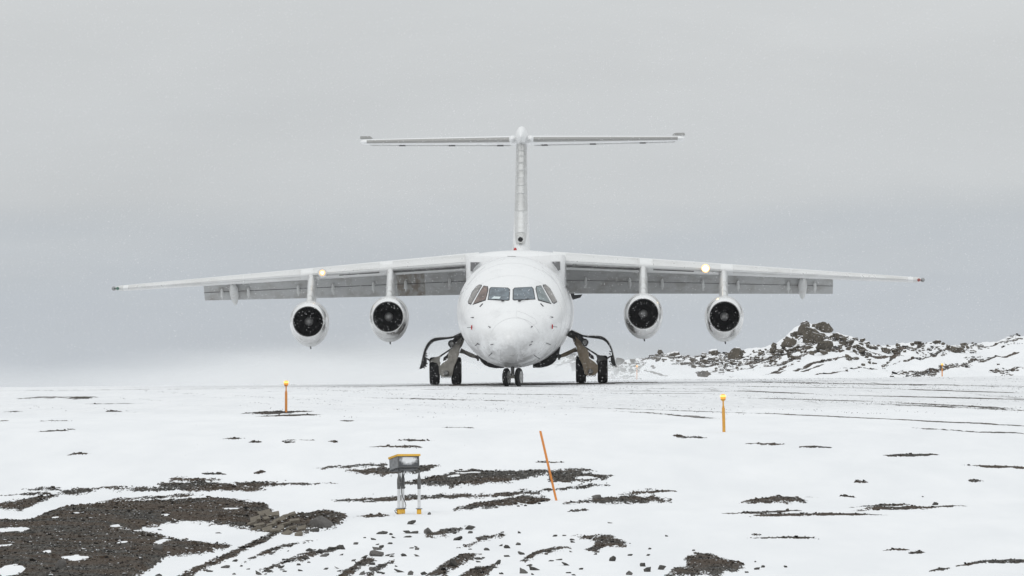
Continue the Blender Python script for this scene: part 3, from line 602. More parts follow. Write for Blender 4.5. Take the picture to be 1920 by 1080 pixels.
# seams: radome arc, doors, crown joint
arc = [L(966 + 48 * math.cos(R(a)), 640 - 44 * math.sin(R(a)), .8) for a in range(20, 161, 10)]
hull_line('radome_seam', arc, .004, PANEL, AIR)
hull_line('access_panel_seam', [L(*p, 1.2) for p in ((969, 583), (985, 588), (1003, 598), (1007, 606), (997, 611), (985, 600), (968, 594), (969, 583))], .003, PANEL, AIR)
hull_line('door_seam', [L(*p, 4) for p in ((1015, 500), (1030, 513), (1045, 533), (1057, 560))], .010, PANEL, AIR)
hull_line('door_seam', [L(*p, 4) for p in ((1022, 498), (1037, 508), (1050, 526))], .010, PANEL, AIR)
hull_line('door_seam', [L(*p, 4) for p in ((909, 500), (893, 514), (878, 535), (869, 560))], .008, PANEL, AIR)
hull_line('roof_hatch_seam', [L(*p, 5) for p in ((951, 480.5), (967, 481.5))], .012, SEAL, AIR)
for sgn in (-1, 1): hull_line('nose_door_seam', [(sgn * .30, 1.18), (sgn * .33, .95), (sgn * .33, .82)], .007, PANEL, AIR)

for y_, w_ in ((2.95, .004), (3.9, .006), (5.3, .007), (8.6, .006)):
    rr_ = fsec(y_, 72); m = MB(); n_ = len(rr_)
    m.loft([[(x * (1 + d_ / 1.8), y + dy_, 2.35 + (z - 2.35) * (1 + d_ / 1.8)) for x, y, z in rr_] for d_, dy_ in ((-.002, -w_), (.003, -w_ * .5), (.003, w_ * .5), (-.002, w_))], caps=False); m.build('skin_joint', PANEL, AIR, sm=60)
# wing: chord line runs aft from the leading edge with anhedral; flaps hang below its aft edge
def le(x): return 10.0 + .338 * x, 3.965 - .0617 * (x - 1.6)
def chord(x): return 4.35 - .2165 * x
def yt(s, t): return 5 * t * (.2969 * math.sqrt(s) - .126 * s - .3516 * s * s + .2843 * s ** 3 - .1036 * s ** 4)
INC = R(2.0)
def wpt(x, s, up, off=0.):
    y0, z0 = le(x); c = chord(x); q = (yt(s, .148 - .002 * x) + off) * (1 if up else -.92); cam_ = .02 * c * math.sin(math.pi * min(1, s * 1.1))
    return y0 + s * c * math.cos(INC) - (off * 2 if s < .02 else 0), z0 - s * c * math.sin(INC) + q * c + cam_ * (1 - s)
def wring(sg, x, smax):
    ss = [smax * (1 - math.cos(math.pi * k / 16)) / 2 for k in range(17)]
    r = [(sg * x, *wpt(x, s, True)) for s in ss[::-1]] + [(sg * x, *wpt(x, s, False)) for s in ss[1:]]
    return r
FLX0, FLX1 = 1.57, 10.32
LAMP = mat('landing_lamp', (1, .9, .7), .3, emit=(1, .80, .45), es=12); HALO = mat('lamp_glow', (.8, .6, .4), .4, emit=(1, .46, .14), es=.75); GLOW = mat('lamp_inner_glow', (.9, .7, .4), .3, emit=(1, .74, .30), es=1.3)  # orange and pale yellow emission stand in for the lamp's halo
def foil(mb, x, p0, p1, th, sg, off=0):
    pass
def wing(sg):
    m = MB(); m.loft([wring(sg, x, .76) for x in np.linspace(1.2, FLX1, 20)]); m.loft([wring(sg, x, 1.0) for x in np.linspace(FLX1 + .005, 12.92, 8)])
    w = m.build('wing', WINGW, AIR, sm=50)
    # leading edge segments with gaps at the pylons
    segs = [(1.62, 4.0), (4.42, 6.62), (7.02, 8.9), (8.93, 11.2), (11.23, 12.75)]
    for a, b_ in segs:
        rings = []
        for x in np.linspace(a, b_, 6):
            ss = [.11 * k / 6 for k in range(7)]; c = chord(x)
            out = [(sg * x, *wpt(x, s, True, .0035)) for s in ss[::-1]] + [(sg * x, *wpt(x, s, False, .0035)) for s in ss[1:]]
            rings.append(out)
        mm = MB(); mm.loft(rings, True, True); mm.build('leading_edge', LEM, w, sm=50)
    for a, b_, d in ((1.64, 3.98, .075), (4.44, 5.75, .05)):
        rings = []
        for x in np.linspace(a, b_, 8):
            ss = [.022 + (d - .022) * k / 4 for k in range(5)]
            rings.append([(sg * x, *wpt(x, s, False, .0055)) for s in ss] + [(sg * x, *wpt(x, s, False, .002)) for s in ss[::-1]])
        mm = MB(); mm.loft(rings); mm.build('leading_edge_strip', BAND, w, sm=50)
    # tip lamp
    y0, z0 = le(12.92); c = chord(12.92); cy = y0
    mm = MB(); rr = []
    for k in range(7):
        t = k / 6; f = math.cos(t * math.pi / 2) * .97 + .03
        rr.append([(sg * (12.92 + .34 * math.sin(t * math.pi / 2)), cy + (y - cy) * (.55 + .45 * f) + .25 * t, z0 - .02 + (z - z0 + .02) * f) for _, y, z in wring(sg, 12.92, 1.0)])
    mm.loft(rr); mm.build('wing_tip', FAIR, w, sm=50)
    px_, pz_ = sg * 13.04, z0 - .01
    mm = MB(); mm.lathe([(-.05, .01), (-.03, .035), (.02, .055), (.12, .06), (.2, .05)], (px_ + sg * .07, cy + .02, pz_), 'y', 16); mm.build('navigation_light', mat('green_lens' if sg < 0 else 'red_lens', (.06, .10, .09) if sg < 0 else (.22, .06, .05), .15, emit=(.1, .7, .35) if sg < 0 else (1, .12, .08), es=.06), w, sm=40)
    mm = MB(); mm.lathe([(-.06, .02), (.0, .06), (.1, .075), (.3, .07)], (px_ + sg * .20, cy + .12, pz_), 'y', 14); mm.build('tip_glass', mat('dark_tip_glass', (.24, .25, .255), .2), w, sm=40)
    # flaps
    def strip(name, a, b_, f0, f1, th, material, n=8):
        rings = []
        for x in np.linspace(a, b_, n):
            (ya, za), (yb, zb) = f0(x), f1(x); d = Vector((yb - ya, zb - za)); nn = Vector((-d.y, d.x)).normalized()
            pr = [(0, 0), (.12, th * .75), (.35, th), (1, .012)]
            up = [(ya + d.x * t + nn.x * q, za + d.y * t + nn.y * q) for t, q in pr]
            lo = [(ya + d.x * t - nn.x * q * .12, za + d.y * t - nn.y * q * .12) for t, q in pr[1:][::-1]]
            rings.append([(sg * x, y, z) for y, z in up + lo])
        mm = MB(); mm.loft(rings); return mm.build(name, material, AIR, sm=35)
    k = lambda x: (x - 1.8) / 8.5
    f_top = lambda x: (le(x)[0] + .735 * chord(x), 3.70 - .40 * k(x))
    f_mid = lambda x: (le(x)[0] + .735 * chord(x) + .42 - .2 * k(x), 3.365 - .275 * k(x))
    f_bot = lambda x: (le(x)[0] + .735 * chord(x) + 1.15 - .5 * k(x), 2.935 - .095 * k(x))
    f_mid2 = lambda x: (f_mid(x)[0] + .03, f_mid(x)[1] + .03)
    PL = [FLX0, 3.03, 3.95, 5.5, 8.95, FLX1] if sg < 0 else [FLX0, 5.5, 8.95, FLX1]
    for a, b_ in zip(PL[:-1], PL[1:]):
        gp = STAINP if sg < 0 and a == 3.03 else GREYP; fl = strip('flap_vane', a + .002, b_ - .002, f_top, f_mid, .10, gp); fl2 = strip('flap', a + .002, b_ - .002, f_mid2, f_bot, .12, gp)
        mm = MB(); mm.tube([(sg * x, f_mid(x)[0] - .01, f_mid(x)[1] + .003) for x in np.linspace(a + .01, b_ - .01, 4)], .010, 5); mm.build('gap_shadow_line', SEAL if sg < 0 else GEARD, fl2)  # thin dark tube draws the shadow line of the flap gap
    # small hinge fairings
    for xh in (2.22, 3.66, 4.72, 6.05, 7.20, 8.85, 9.72):
        (ya, za), (yb, zb) = f_mid(xh), f_bot(xh); mm = MB(); za += .10
        mm.lathe([(-.05, .01), (.02, .045), (.2, .055), (.30, .05), (.33, .028), (.42, .02)], (sg * xh, ya - .22, za - .02), 'y', 10, Matrix.Rotation(R(-48), 3, 'X')); mm.build('flap_hinge_fairing', FAIR, AIR, sm=40)
    # large outboard flap-track fairing
    xh = 9.32; y0, z0 = le(xh); rings = []
    for t in np.linspace(0, 1, 13):
        w_ = .145 * max(.02, math.sin(math.pi * min(1, t * 1.0)) ** .6); h_ = w_ * 1.25
        cy = y0 + .3 * chord(xh) + t * 2.1; cz = z0 - .16 - .06 * t - .60 * t ** 1.6
        rings.append([(sg * xh + w_ * math.cos(a), cy, cz + h_ * math.sin(a)) for a in np.linspace(0, 2 * math.pi, 16, endpoint=False)])
    mm = MB(); mm.loft(rings); mm.build('flap_track_fairing', FAIR, AIR, sm=40)
    # landing light; glowing rings around the bulb paint its warm halo
    xl = 6.13 if sg > 0 else 6.30; y0, z0 = le(xl)
    mm = MB(); mm.lathe([(-.10, .142), (-.085, .15), (-.03, .155), (.1, .155)], (sg * xl, y0 + .05, z0 + .01), 'y', 24); hs = mm.build('landing_light', LIP, w, sm=40)
    mm = MB(); mm.lathe([(-.135, .02), (-.13, .135 if sg > 0 else .095), (-.10, .14 if sg > 0 else .10)], (sg * xl, y0 + .05, z0 + .01), 'y', 24); mm.build('lamp_halo_ring', HALO, w, sm=40)
    rb = .075 if sg > 0 else .035
    mm = MB(); mm.lathe([(-.145, .02), (-.142, rb * 1.55), (-.13, rb * 1.6)], (sg * xl, y0 + .05, z0 + .01), 'y', 24); mm.build('lamp_glow_ring', GLOW, w, sm=40)
    mm = MB(); mm.lathe([(-.16, .02), (-.155, rb), (-.14, rb * 1.1)], (sg * xl, y0 + .05, z0 + .01), 'y', 24); mm.build('lamp_bulb', LAMP, w, sm=40)
    return w
for sg in (-1, 1): wing(sg)

# wing-root fairing over the crown
def root_ring(y, top, hw, bot):
    pts = []
    for k in range(13):
        a = k / 12; x = -hw + 2 * hw * a
        z = top - (top - (4.185 if top > 4.1 else top - .1)) * abs(x / hw) ** 2.0
        pts.append((x, y, z))
    return [(-hw + .1, y, bot), (-hw, y, bot + .1), (-hw, y, pts[0][2] - .06)] + [(-hw + .02, y, pts[0][2] - .015)] + pts[1:-1] + [(hw - .02, y, pts[-1][2] - .015), (hw, y, pts[-1][2] - .06), (hw, y, bot + .1), (hw - .1, y, bot)]
m = MB(); m.loft([root_ring(9.75, 3.9, 1.42, 3.1), root_ring(9.82, 4.12, 1.52, 3.1), root_ring(10.0, 4.24, 1.58, 3.1), root_ring(10.4, 4.31, 1.60, 3.1), root_ring(11.2, 4.34, 1.60, 3.1), root_ring(14, 4.28, 1.6, 3.1), root_ring(16.5, 4.1, 1.55, 3.1), root_ring(19, 3.6, 1.2, 3.0)])
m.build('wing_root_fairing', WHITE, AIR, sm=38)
for pl in ([(882.5, 492), (899.5, 492), (889, 503), (886, 509.5), (882.5, 508)], [(1034, 491), (1050, 490.5), (1050.5, 506), (1047, 508), (1043, 502)]):
    P = [L(*p, 9.75) for p in pl]; mm = MB(); mm.prism(P, 9.50, 9.82); mm.build('air_intake', mat('intake_grey', (.16, .16, .165), .6), AIR)
    mm = MB(); mm.prism(grow(P, .022), 9.53, 9.80); mm.build('intake_surround', WHITE, AIR)

# engines
def nacelle(sg, xc, zc, y0):
    c = sg * xc
    e = empty('engine', (c, y0, zc), AIR)
    def ring(y, hw, up, dn, dz=0): return [(hw * math.cos(a), y, dz + (up if math.sin(a) > 0 else dn) * math.sin(a)) for a in np.linspace(0, 2 * math.pi, 40, endpoint=False)]
    sec = [(.30, .602, .622, .692), (.4, .61, .64, .72), (.8, .628, .67, .79), (1.3, .63, .675, .82), (1.9, .60, .65, .78), (2.4, .54, .6, .65), (2.7, .48, .54, .52)]
    m = MB(); m.loft([ring(*q) for q in sec], caps=False); m.loft([ring(2.7, .48, .54, .52), ring(2.69, .30, .3, .3)], caps=False); m.build('nacelle', NAC, e, sm=40)
    m = MB(); m.loft([ring(*q) for q in ((.302, .604, .624, .694), (.16, .585, .60, .64), (.05, .555, .56, .58), (0, .535, .535, .545), (-.03, .52, .52, .525), (-.05, .505, .505, .51), (-.05, .49, .49, .49), (-.02, .472, .472, .472), (.08, .464, .464, .464))], caps=False); m.build('intake_lip', LIP, e, sm=50)
    m = MB(); m.loft([ring(.08, .464, .464, .464), ring(.35, .46, .46, .46), ring(.75, .485, .485, .485)], caps=False); m.loft([ring(.75, .485, .485, .485), ring(.76, .05, .05, .05)], caps=False); m.build('intake_duct', DARK, e, sm=40)
    m = MB()
    for k in range(36):
        a = 2 * math.pi * k / 36; u = Vector((math.cos(a), 0, math.sin(a))); w = Vector((-math.sin(a), 0, math.cos(a)))
        for (r0, r1, tw0, tw1) in ((.13, .30, .3, .7), (.30, .475, .7, 1.0)):
            q = [u * r0 - w * .02 * math.cos(tw0) + Vector((0, -.05 * math.cos(tw0), 0)), u * r0 + w * .02 + Vector((0, .05, 0)), u * r1 + w * .034 + Vector((0, .03, 0)), u * r1 - w * .034 + Vector((0, -.03, 0))]
            m.add([p + Vector((0, .66, 0)) for p in q], [(0, 1, 2, 3)])
    m.build('fan', BLADE, e)
    m = MB(); m.lathe([(.44, .012), (.46, .05), (.52, .10), (.60, .135), (.68, .15)], (0, 0, 0), 'y', 24); m.build('spinner', SPIN, e, sm=50)
    m = MB(); m.lathe([(2.5, .33), (2.9, .31), (3.5, .22), (3.52, .18), (3.1, .16)], (0, 0, 0), 'y', 24, caps=False); m.build('exhaust', LEM, e, sm=40)
    m = MB(); m.tube([(.02, 1.1, -.80), (.03, 1.12, -.88)], .022, 6); m.build('drain_mast', SEAL, e)
    # pylon reaches up and back to the wing's underside
    yl, zl = le(xc); top = zl - zc - .10; rings = []
    for t, z in ((0, .52), (.35, .9), (.75, top - .12), (1, top + .12)):
        a = .62 + (yl + .05 - y0 - .62) * min(1, t * 1.05) ** .8; b_ = 2.9 + t * 1.0; hw = .145 - .01 * t; rr = []
        for k in range(9):
            s_ = k / 8; rr.append((hw * math.sin(math.pi * min(1, s_ * .5 + 0 if s_ < .999 else .5)) ** .55 if 0 < s_ else 0.0, a + (b_ - a) * s_ ** 1.6, z))
        ring_ = [(x, y, z_) for x, y, z_ in rr] + [(-x, y, z_) for x, y, z_ in rr[::-1][:-1]]
        rings.append(ring_)
    m = MB(); m.loft(rings); m.build('pylon', NAC, e, sm=50)
    return e
for px, py, sg, y0 in ((1206, 588.3, 1, 8.6), (1358.5, 593.6, 1, 9.5), (727.6, 594, -1, 8.6), (577.8, 603, -1, 9.5)):
    x, z = L(px, py, y0); nacelle(sg, abs(x), z, y0)

# fin, bullet and tailplane
def fle(z): return 19.7 + (z - 4.0) * .99, 5.2 - (z - 4.0) * .56
def fring(z, t=.122, s1=1.):
    y0, c = fle(z); ss = [s1 * (1 - math.cos(math.pi * k / 14)) / 2 for k in range(15)]
    return [(yt(s, t) * c, y0 + s * c, z) for s in ss[::-1]] + [(-yt(s, t) * c, y0 + s * c, z) for s in ss[1:]]
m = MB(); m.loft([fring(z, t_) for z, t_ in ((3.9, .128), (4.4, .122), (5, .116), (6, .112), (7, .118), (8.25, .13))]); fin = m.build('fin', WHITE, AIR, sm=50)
edges = [4.62, 5.02, 5.75, 6.35, 6.62, 6.88, 7.14, 7.40, 7.63, 7.82, 8.06]
def smx(z): return .006 + .15 * min(1, max(0, (z - 4.5) / 1.25)) ** .8 if z < 7.8 else .156 - .3 * (z - 7.8) ** 1.2
for a, b_ in zip(edges[:-1], edges[1:]):
    rings = []
    for z in np.linspace(a + .008, b_ - .008, 4):
        y0, c = fle(z); sm_ = smx(z); ss = [sm_ * (k / 6) ** 1.5 for k in range(7)]; t_ = np.interp(z, [3.9, 4.4, 5, 6, 7, 8.25], [.128, .122, .116, .112, .118, .13])
        o = .008
        r_ = max(0, 1 - (z - 4.62) / 1.0)
        rings.append([(yt(s, t_) * c + o, y0 + s * c - o * 3 * (1 - k / 6), z) for k, s in reversed(list(enumerate(ss)))] + [(-yt(s, t_) * c - o, y0 + s * c - o * 3 * (1 - k / 6), z) for k, s in list(enumerate(ss))[1:]])
    mm = MB(); mm.loft(rings); mm.build('leading_edge_panel', DEICE if b_ < 5.1 or b_ > 5.8 else LEM, fin, sm=60)
y0, c = fle(4.76); x0, z0 = L(978, 450, y0)
mm = MB(); mm.lathe([(.35, .10), (-.10, .135), (-.17, .125), (-.17, .09), (-.1, .078), (.2, .07)], (0, y0 - .08, 4.78), 'y', 20, caps=False); mm.build('fin_air_intake', FAIR, fin, sm=50)
mm = MB(); mm.lathe([(-.10, .08), (-.09, .03)], (0, y0 - .08, 4.78), 'y', 16); mm.build('intake_hole', DARK, fin)
def bullet(name, c, l, prof, m_):
    mm = MB(); mm.lathe([(a * l, 1e-3 + r) for a, r in prof], c, 'y', 20); return mm.build(name, m_, AIR, sm=50)
rings = []
for t in np.linspace(0, 1, 16):
    r = .21 * max(.03, (math.sin(math.pi * min(1, t * 1.15) ** .75)) ** .6) if t < .75 else .21 * (1 - (t - .75) * 3.6)
    rings.append([(max(.01, r) * math.cos(a), 23.2 + 4.6 * t, 8.28 + max(.01, r) * (1.85 if math.sin(a) > 0 else 1.3) * math.sin(a)) for a in np.linspace(0, 2 * math.pi, 20, endpoint=False)])
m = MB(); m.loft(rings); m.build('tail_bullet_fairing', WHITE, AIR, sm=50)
for sg in (-1, 1):
    bullet('tailplane_root_fairing', (sg * .30, 23.75, 8.21), 1.6, [(0, .01), (.06, .09), (.2, .13), (.6, .12), (1, .02)], WHITE)
    def tl(x): return 23.85 + .36 * x, 8.20 + .004 * x
    def tr(x, o=0, smax=1.):
        y0, z0 = tl(x); c = 2.7 - .25 * x; ss = [smax * (1 - math.cos(math.pi * k / 12)) / 2 for k in range(13)]; t_ = .105 + .004 * x
        return [(sg * x, y0 + s * c - (o if s < .01 else 0), z0 + .012 * 0 + yt(s, t_) * c + o + s * c * .0) for s in ss[::-1]] + [(sg * x, y0 + s * c, z0 - yt(s, t_) * c - o - s * c * .02) for s in ss[1:]]
    m = MB(); rg_ = [tr(x) for x in np.linspace(.1, 5.4, 10)]; y0, z0 = tl(5.4)
    rg_.append([(sg * 5.5, y0 + (y - y0) * .9 + .1, z0 + (z - z0) * .75) for _, y, z in rg_[-1]]); rg_.append([(sg * 5.54, y0 + (y - y0) * .8 + .2, z0 + (z - z0) * .3) for _, y, z in rg_[-1]])
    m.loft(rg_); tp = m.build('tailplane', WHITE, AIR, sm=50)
    rr = []
    for x in np.linspace(.38, 5.3, 8):
        y0, z0 = tl(x); c = 2.7 - .25 * x; t_ = .105 + .004 * x; ss = [0, .004, .012, .03, .06]
        rr.append([(sg * x, y0 + s * c - .004, z0 + yt(s, t_) * c * .93 + .004 - .0 * s) for s in ss[::-1]] + [(sg * x, y0 + s * c - .004, z0 - yt(s, t_) * c * .93 - .006) for s in ss[1:]])
    m = MB(); m.loft([[(x, y - .012, z) for x, y, z in q] for q in rr]); m.build('leading_edge', mat('grey_deicing_boot', (.36, .355, .345), .4, .6), tp, sm=60)
    m = MB(); y0, z0 = tl(5.3); m.prism([(sg * 5.12, z0 + .13), (sg * 5.2, z0 + .20), (sg * 5.53, z0 + .20), (sg * 5.55, z0 + .12)], y0 + .5, y0 + 1.3); m.build('elevator_horn', mat('horn_grey', (.34, .34, .33), .5), tp)
    m = MB(); m.prism([(sg * .4, z0 - .19), (sg * 5.2, z0 - .125), (sg * 5.2, z0 - .10), (sg * .4, z0 - .16)], 26.2, 26.9); m.build('elevator', FAIR, tp)
    for xx in (.65, 2.3, 4.0): m = MB(); m.prism([(sg * xx, z0 - .20 + .012 * xx), (sg * (xx + .22), z0 - .20 + .012 * xx), (sg * (xx + .18), z0 - .12), (sg * xx, z0 - .12)], 26.0, 26.7); m.build('elevator_hinge', GEARD, tp)
x0, z0 = L(966, 466, 13.); m = MB(); m.lathe([(0, .05), (.05, .05), (.09, .03), (.10, .005)], (x0, 13., z0 - .07), 'z', 14); m.build('beacon', RED, AIR, sm=40)
x0, z0 = L(963, 463, 13.6); m = MB(); m.tube([(x0, 13.6, 4.25), (x0 - .02, 13.7, z0 + .06)], .014, 6); m.build('whip_antenna', FAIR, AIR)
m = MB(); m.prism([L(*p, 18) for p in ((1062, 533), (1068, 529), (1077, 553), (1092, 552), (1088, 558), (1074, 562))], 18, 18.4); m.build('open_door', INNER, AIR)
for yy, xx in ((27.4, 0),):
    for sg in (-1, 1): m = MB(); m.prism([(sg * .02, 2.7), (sg * .34, 2.95), (sg * .36, 3.5), (sg * .02, 3.8)], 26.9, 28.5); m.build('airbrake', WHITE, AIR)

# landing gear ----------------------------------------------------
Y = 14.2
def gear(sg, GM):
    g = empty('main_gear', (0, 0, 0), AIR)
    def P(pts, ya=Y): return [(sg * x, z) for x, z in [L(*p, ya) for p in pts]]
    Z8 = lambda pts: P([(1000 + x / 7.716, 600 + y / 7.716) for x, y in pts])
    for xw in (2.035, 2.745):
        m = MB(); w = .165; r = .452
        prof = [(-w * .82, .24), (-w * .95, .30), (-w, .36), (-w * .93, .42), (-w * .6, .447), (-w * .55, .452), (-w * .50, .452), (-w * .47, .440), (-w * .42, .440), (-w * .40, .452), (-w * .05, .455), (-w * .03, .442), (w * .03, .442), (w * .05, .455), (w * .40, .452), (w * .42, .440), (w * .47, .440), (w * .50, .452), (w * .6, .447), (w * .93, .42), (w, .36), (w * .95, .30), (w * .82, .24)]
        m.lathe(prof, (sg * xw, Y, r), 'x', 36); m.build('tyre', RUB, g, sm=35)
        m = MB(); m.lathe([(-w * 1.0, .06), (-w * 1.02, .12), (-w * .7, .15), (-w * .86, .235), (w * .86, .235), (w * .7, .15), (w * 1.02, .12), (w * 1.0, .06)], (sg * xw, Y, r), 'x', 24); m.build('rim', RIM, g, sm=35)
    m = MB(); m.tube([(sg * 1.95, Y, .452), (sg * 2.85, Y, .452)], .075, 14); m.build('axle', GM, g, sm=40)
    m = MB(); m.prism(Z8([(612, 330), (700, 345), (785, 425), (800, 470), (808, 555), (880, 600), (938, 655), (935, 745), (905, 790), (860, 800), (790, 800), (745, 785), (735, 740), (712, 650), (668, 560), (640, 470)]), Y - .52, Y - .24); m.build('trailing_leg', GM, g, bevel=.03)
    m = MB(); x, z = Z8([(830, 745)])[0]; m.lathe([(-.20, .03), (-.20, .055), (-.18, .062), (-.16, .085), (-.1, .09)], (x, Y - .42, z), 'y', 18); m.build('pivot_cap', RIM, g, sm=35)
    m = MB(); x1, z1 = Z8([(760, 800)])[0]
    for k in range(7): xb, zb = Z8([(770 + k * 22, 800)])[0]; m.tube([(xb, Y - .4, zb + .02), (xb, Y - .4, zb - .03 - .02 * (k % 2))], .014, 6)
    m.build('pivot_bolts', GEARD, g)
    m = MB(); m.prism(Z8([(455, 205), (500, 175), (545, 150), (600, 175), (640, 195), (700, 230), (740, 275), (800, 330), (770, 385), (700, 360), (640, 350), (590, 300), (560, 265), (520, 250)]), Y - .06, Y + .3); m.build('gear_crossbeam', GEARD, g, bevel=.02)
    m = MB(); m.prism(Z8([(565, 250), (640, 330), (650, 370), (625, 390), (600, 360), (575, 300)]), Y - .1, Y + .2); m.build('leg_head', GM, g, bevel=.015)
    x, z = Z8([(745, 322)])[0]; m = MB(); m.lathe([(-.26, .07), (-.26, .115), (-.2, .125), (-.05, .12)], (x, Y, z), 'y', 22, caps=False); m.build('actuator_ring', GEARD, g, sm=35)
    m = MB(); m.lathe([(-.255, .01), (-.255, .07), (-.24, .08), (-.1, .08)], (x, Y, z), 'y', 20); m.build('actuator_hub', RIM, g, sm=35)
    m = MB(); a = Z8([(600, 230), (680, 300), (740, 390), (640, 380)]); m.prism(a, Y - .3, Y - .12); m.build('actuator_arm', GM, g, bevel=.02)
    m = MB(); q = Z8([(735, 385), (830, 445), (915, 500)]); m.tube([(p[0], Y - .22, p[1]) for p in q], [.028, .024, .03], 8); m.build('lever_rod', GEARD, g, sm=40)
    m = MB(); m.prism(Z8([(900, 480), (935, 500), (1000, 520), (1050, 545), (1065, 590), (1030, 580), (960, 600), (935, 650), (910, 600), (925, 560)]), Y - .42, Y - .30); m.build('mudguard_bracket', GEARD if sg > 0 else GM, g, bevel=.01)
    m = MB(); q = Z8([(1055, 570), (1090, 540), (1130, 520)]); m.tube([(p[0], Y - .35, p[1]) for p in q], [.022, .026, .022], 8); m.build('door_link', GEARD, g, sm=40)
    m = MB(); m.prism(Z8([(770, 460), (800, 455), (830, 490), (870, 520), (880, 570), (840, 560), (800, 520)]), Y + .05, Y + .25); m.build('shock_strut_housing', GEARD, g, bevel=.01)
    m = MB(); q = Z8([(625, 425), (560, 450), (470, 495), (385, 525)]); m.tube([(q[0][0], Y, q[0][1]), (q[1][0], Y, q[1][1])], [.085, .06], 12); m.tube([(q[1][0], Y, q[1][1]), (q[2][0], Y, q[2][1]), (q[3][0], Y, q[3][1])], [.062, .07, .05], 12); m.build('side_stay', GM, g, sm=40)
    x, z = Z8([(375, 525)])[0]; m = MB(); m.lathe([(-.12, .03), (-.12, .075), (.12, .075), (.12, .03)], (x, Y, z), 'y', 14); m.tube([(x, Y, z), (x - sg * .01, Y, z - .12)], .035, 8); m.build('stay_joint', GEARD, g, sm=35)
    # outer door: a curved shell seen edge-on
    op = [(552, 143), (625, 175), (720, 218), (800, 228), (900, 228), (985, 235), (1040, 262), (1085, 308), (1120, 370), (1142, 430), (1158, 500), (1180, 590), (1206, 680)]
    ip = [(1206, 680), (1172, 662), (1140, 640), (1122, 600), (1122, 530), (1140, 500), (1128, 440), (1100, 380), (1060, 325), (1010, 288), (940, 272), (860, 262), (760, 250), (690, 235), (600, 200), (560, 175)]
    m = MB(); m.prism(Z8(op + ip[1:]), Y - .95, Y + .75); m.build('outer_gear_door', INNER, g)
    opx = Z8(op); m = MB(); n_ = len(opx)
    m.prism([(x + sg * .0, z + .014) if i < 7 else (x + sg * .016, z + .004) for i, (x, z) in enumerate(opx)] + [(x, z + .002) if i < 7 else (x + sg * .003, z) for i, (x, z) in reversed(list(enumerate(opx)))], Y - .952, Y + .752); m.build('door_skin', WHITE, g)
    m = MB()
    for (a, b_) in ((1115, 455), (1110, 490), (1108, 600), (1125, 640), (1150, 660)):
        x, z = Z8([(a, b_)])[0]; m.box((x, Y - .5, z), (.06, .3, .035), Matrix.Rotation(.5, 3, 'Y'))
    m.build('door_brackets', GEARD, g)
    # inner belly door, bulging under the fuselage
    bd = [(0, 600), (60, 590), (150, 540), (240, 480), (330, 410), (392, 360), (385, 420), (370, 480), (350, 530), (320, 590), (270, 640), (200, 672), (120, 688), (0, 690)]
    m = MB(); m.prism(Z8(bd), Y - .9, Y + 1.1); m.build('belly_gear_door', INNER, g, bevel=.02)
    return g
gear(1, GEARR); gear(-1, GEARL)
# nose gear, steered a little
ng = empty('nose_gear', (0, 3.0, 0), AIR); cx, _ = L(961.2, 700, 3.0)
st = Matrix.Rotation(R(-14), 3, 'Z')
for k in (-1, 1):
    c = Vector((cx, 0, .29)) + st @ Vector((k * .20, 0, 0)); m = MB(); w = .08
    m.lathe([(-w * .7, .16), (-w * .95, .2), (-w, .235), (-w * .8, .27), (-w * .4, .292), (-w * .2, .295), (-w * .15, .285), (w * .15, .285), (w * .2, .295), (w * .4, .292), (w * .8, .27), (w, .235), (w * .95, .2), (w * .7, .16)], c, 'x', 32, st); m.build('tyre', RUB, ng, sm=35)
    m = MB(); m.lathe([(-w * .8, .03), (-w * 1.1, .05), (-w * .7, .10), (-w * .97, .19), (w * .97, .19), (w * .7, .10), (w * 1.1, .05), (w * .8, .03)], c, 'x', 24, st); m.build('rim', NRIM, ng, sm=35)
m = MB(); m.tube([(cx, 0, .29), (cx, .02, .62), (cx, .05, 1.0)], [.055, .06, .09], 14); m.tube([Vector((cx, 0, .29)) + st @ Vector((-.2, 0, 0)), Vector((cx, 0, .29)) + st @ Vector((.2, 0, 0))], .04, 10); m.build('strut', GEARL, ng, sm=40)
m = MB(); m.box((cx, -.12, .52), (.12, .08, .10)); m.tube([(cx - .05, -.1, .34), (cx, -.18, .46), (cx - .03, -.08, .6)], .022, 8); m.tube([(cx + .05, -.1, .34), (cx + .02, -.18, .46), (cx + .04, -.08, .6)], .022, 8); m.build('torque_link', GEARD, ng)
m = MB(); m.box((cx - .12, -.05, .70), (.10, .12, .10)); m.box((cx + .1, -.04, .72), (.12, .1, .12)); m.box((cx, .0, .64), (.26, .12, .05)); m.tube([(cx - .15, -.08, .74), (cx - .02, -.1, .66), (cx + .15, -.08, .76)], .016, 6); m.build('steering_actuator', GEARD, ng, bevel=.008)
STAIN = mat('rusty_bay', (.25, .22, .13), .7)
for k in (-1, 1): m = MB(); m.prism([(cx + k * .17, .83), (cx + k * .19, .63), (cx + k * .215, .63), (cx + k * .20, .84)], -.5, .55); m.build('bay_door', STAIN if k < 0 else FAIR, ng)
m = MB(); m.box((cx, .02, .80), (.30, .9, .12)); m.build('gear_bay', INNER, ng)

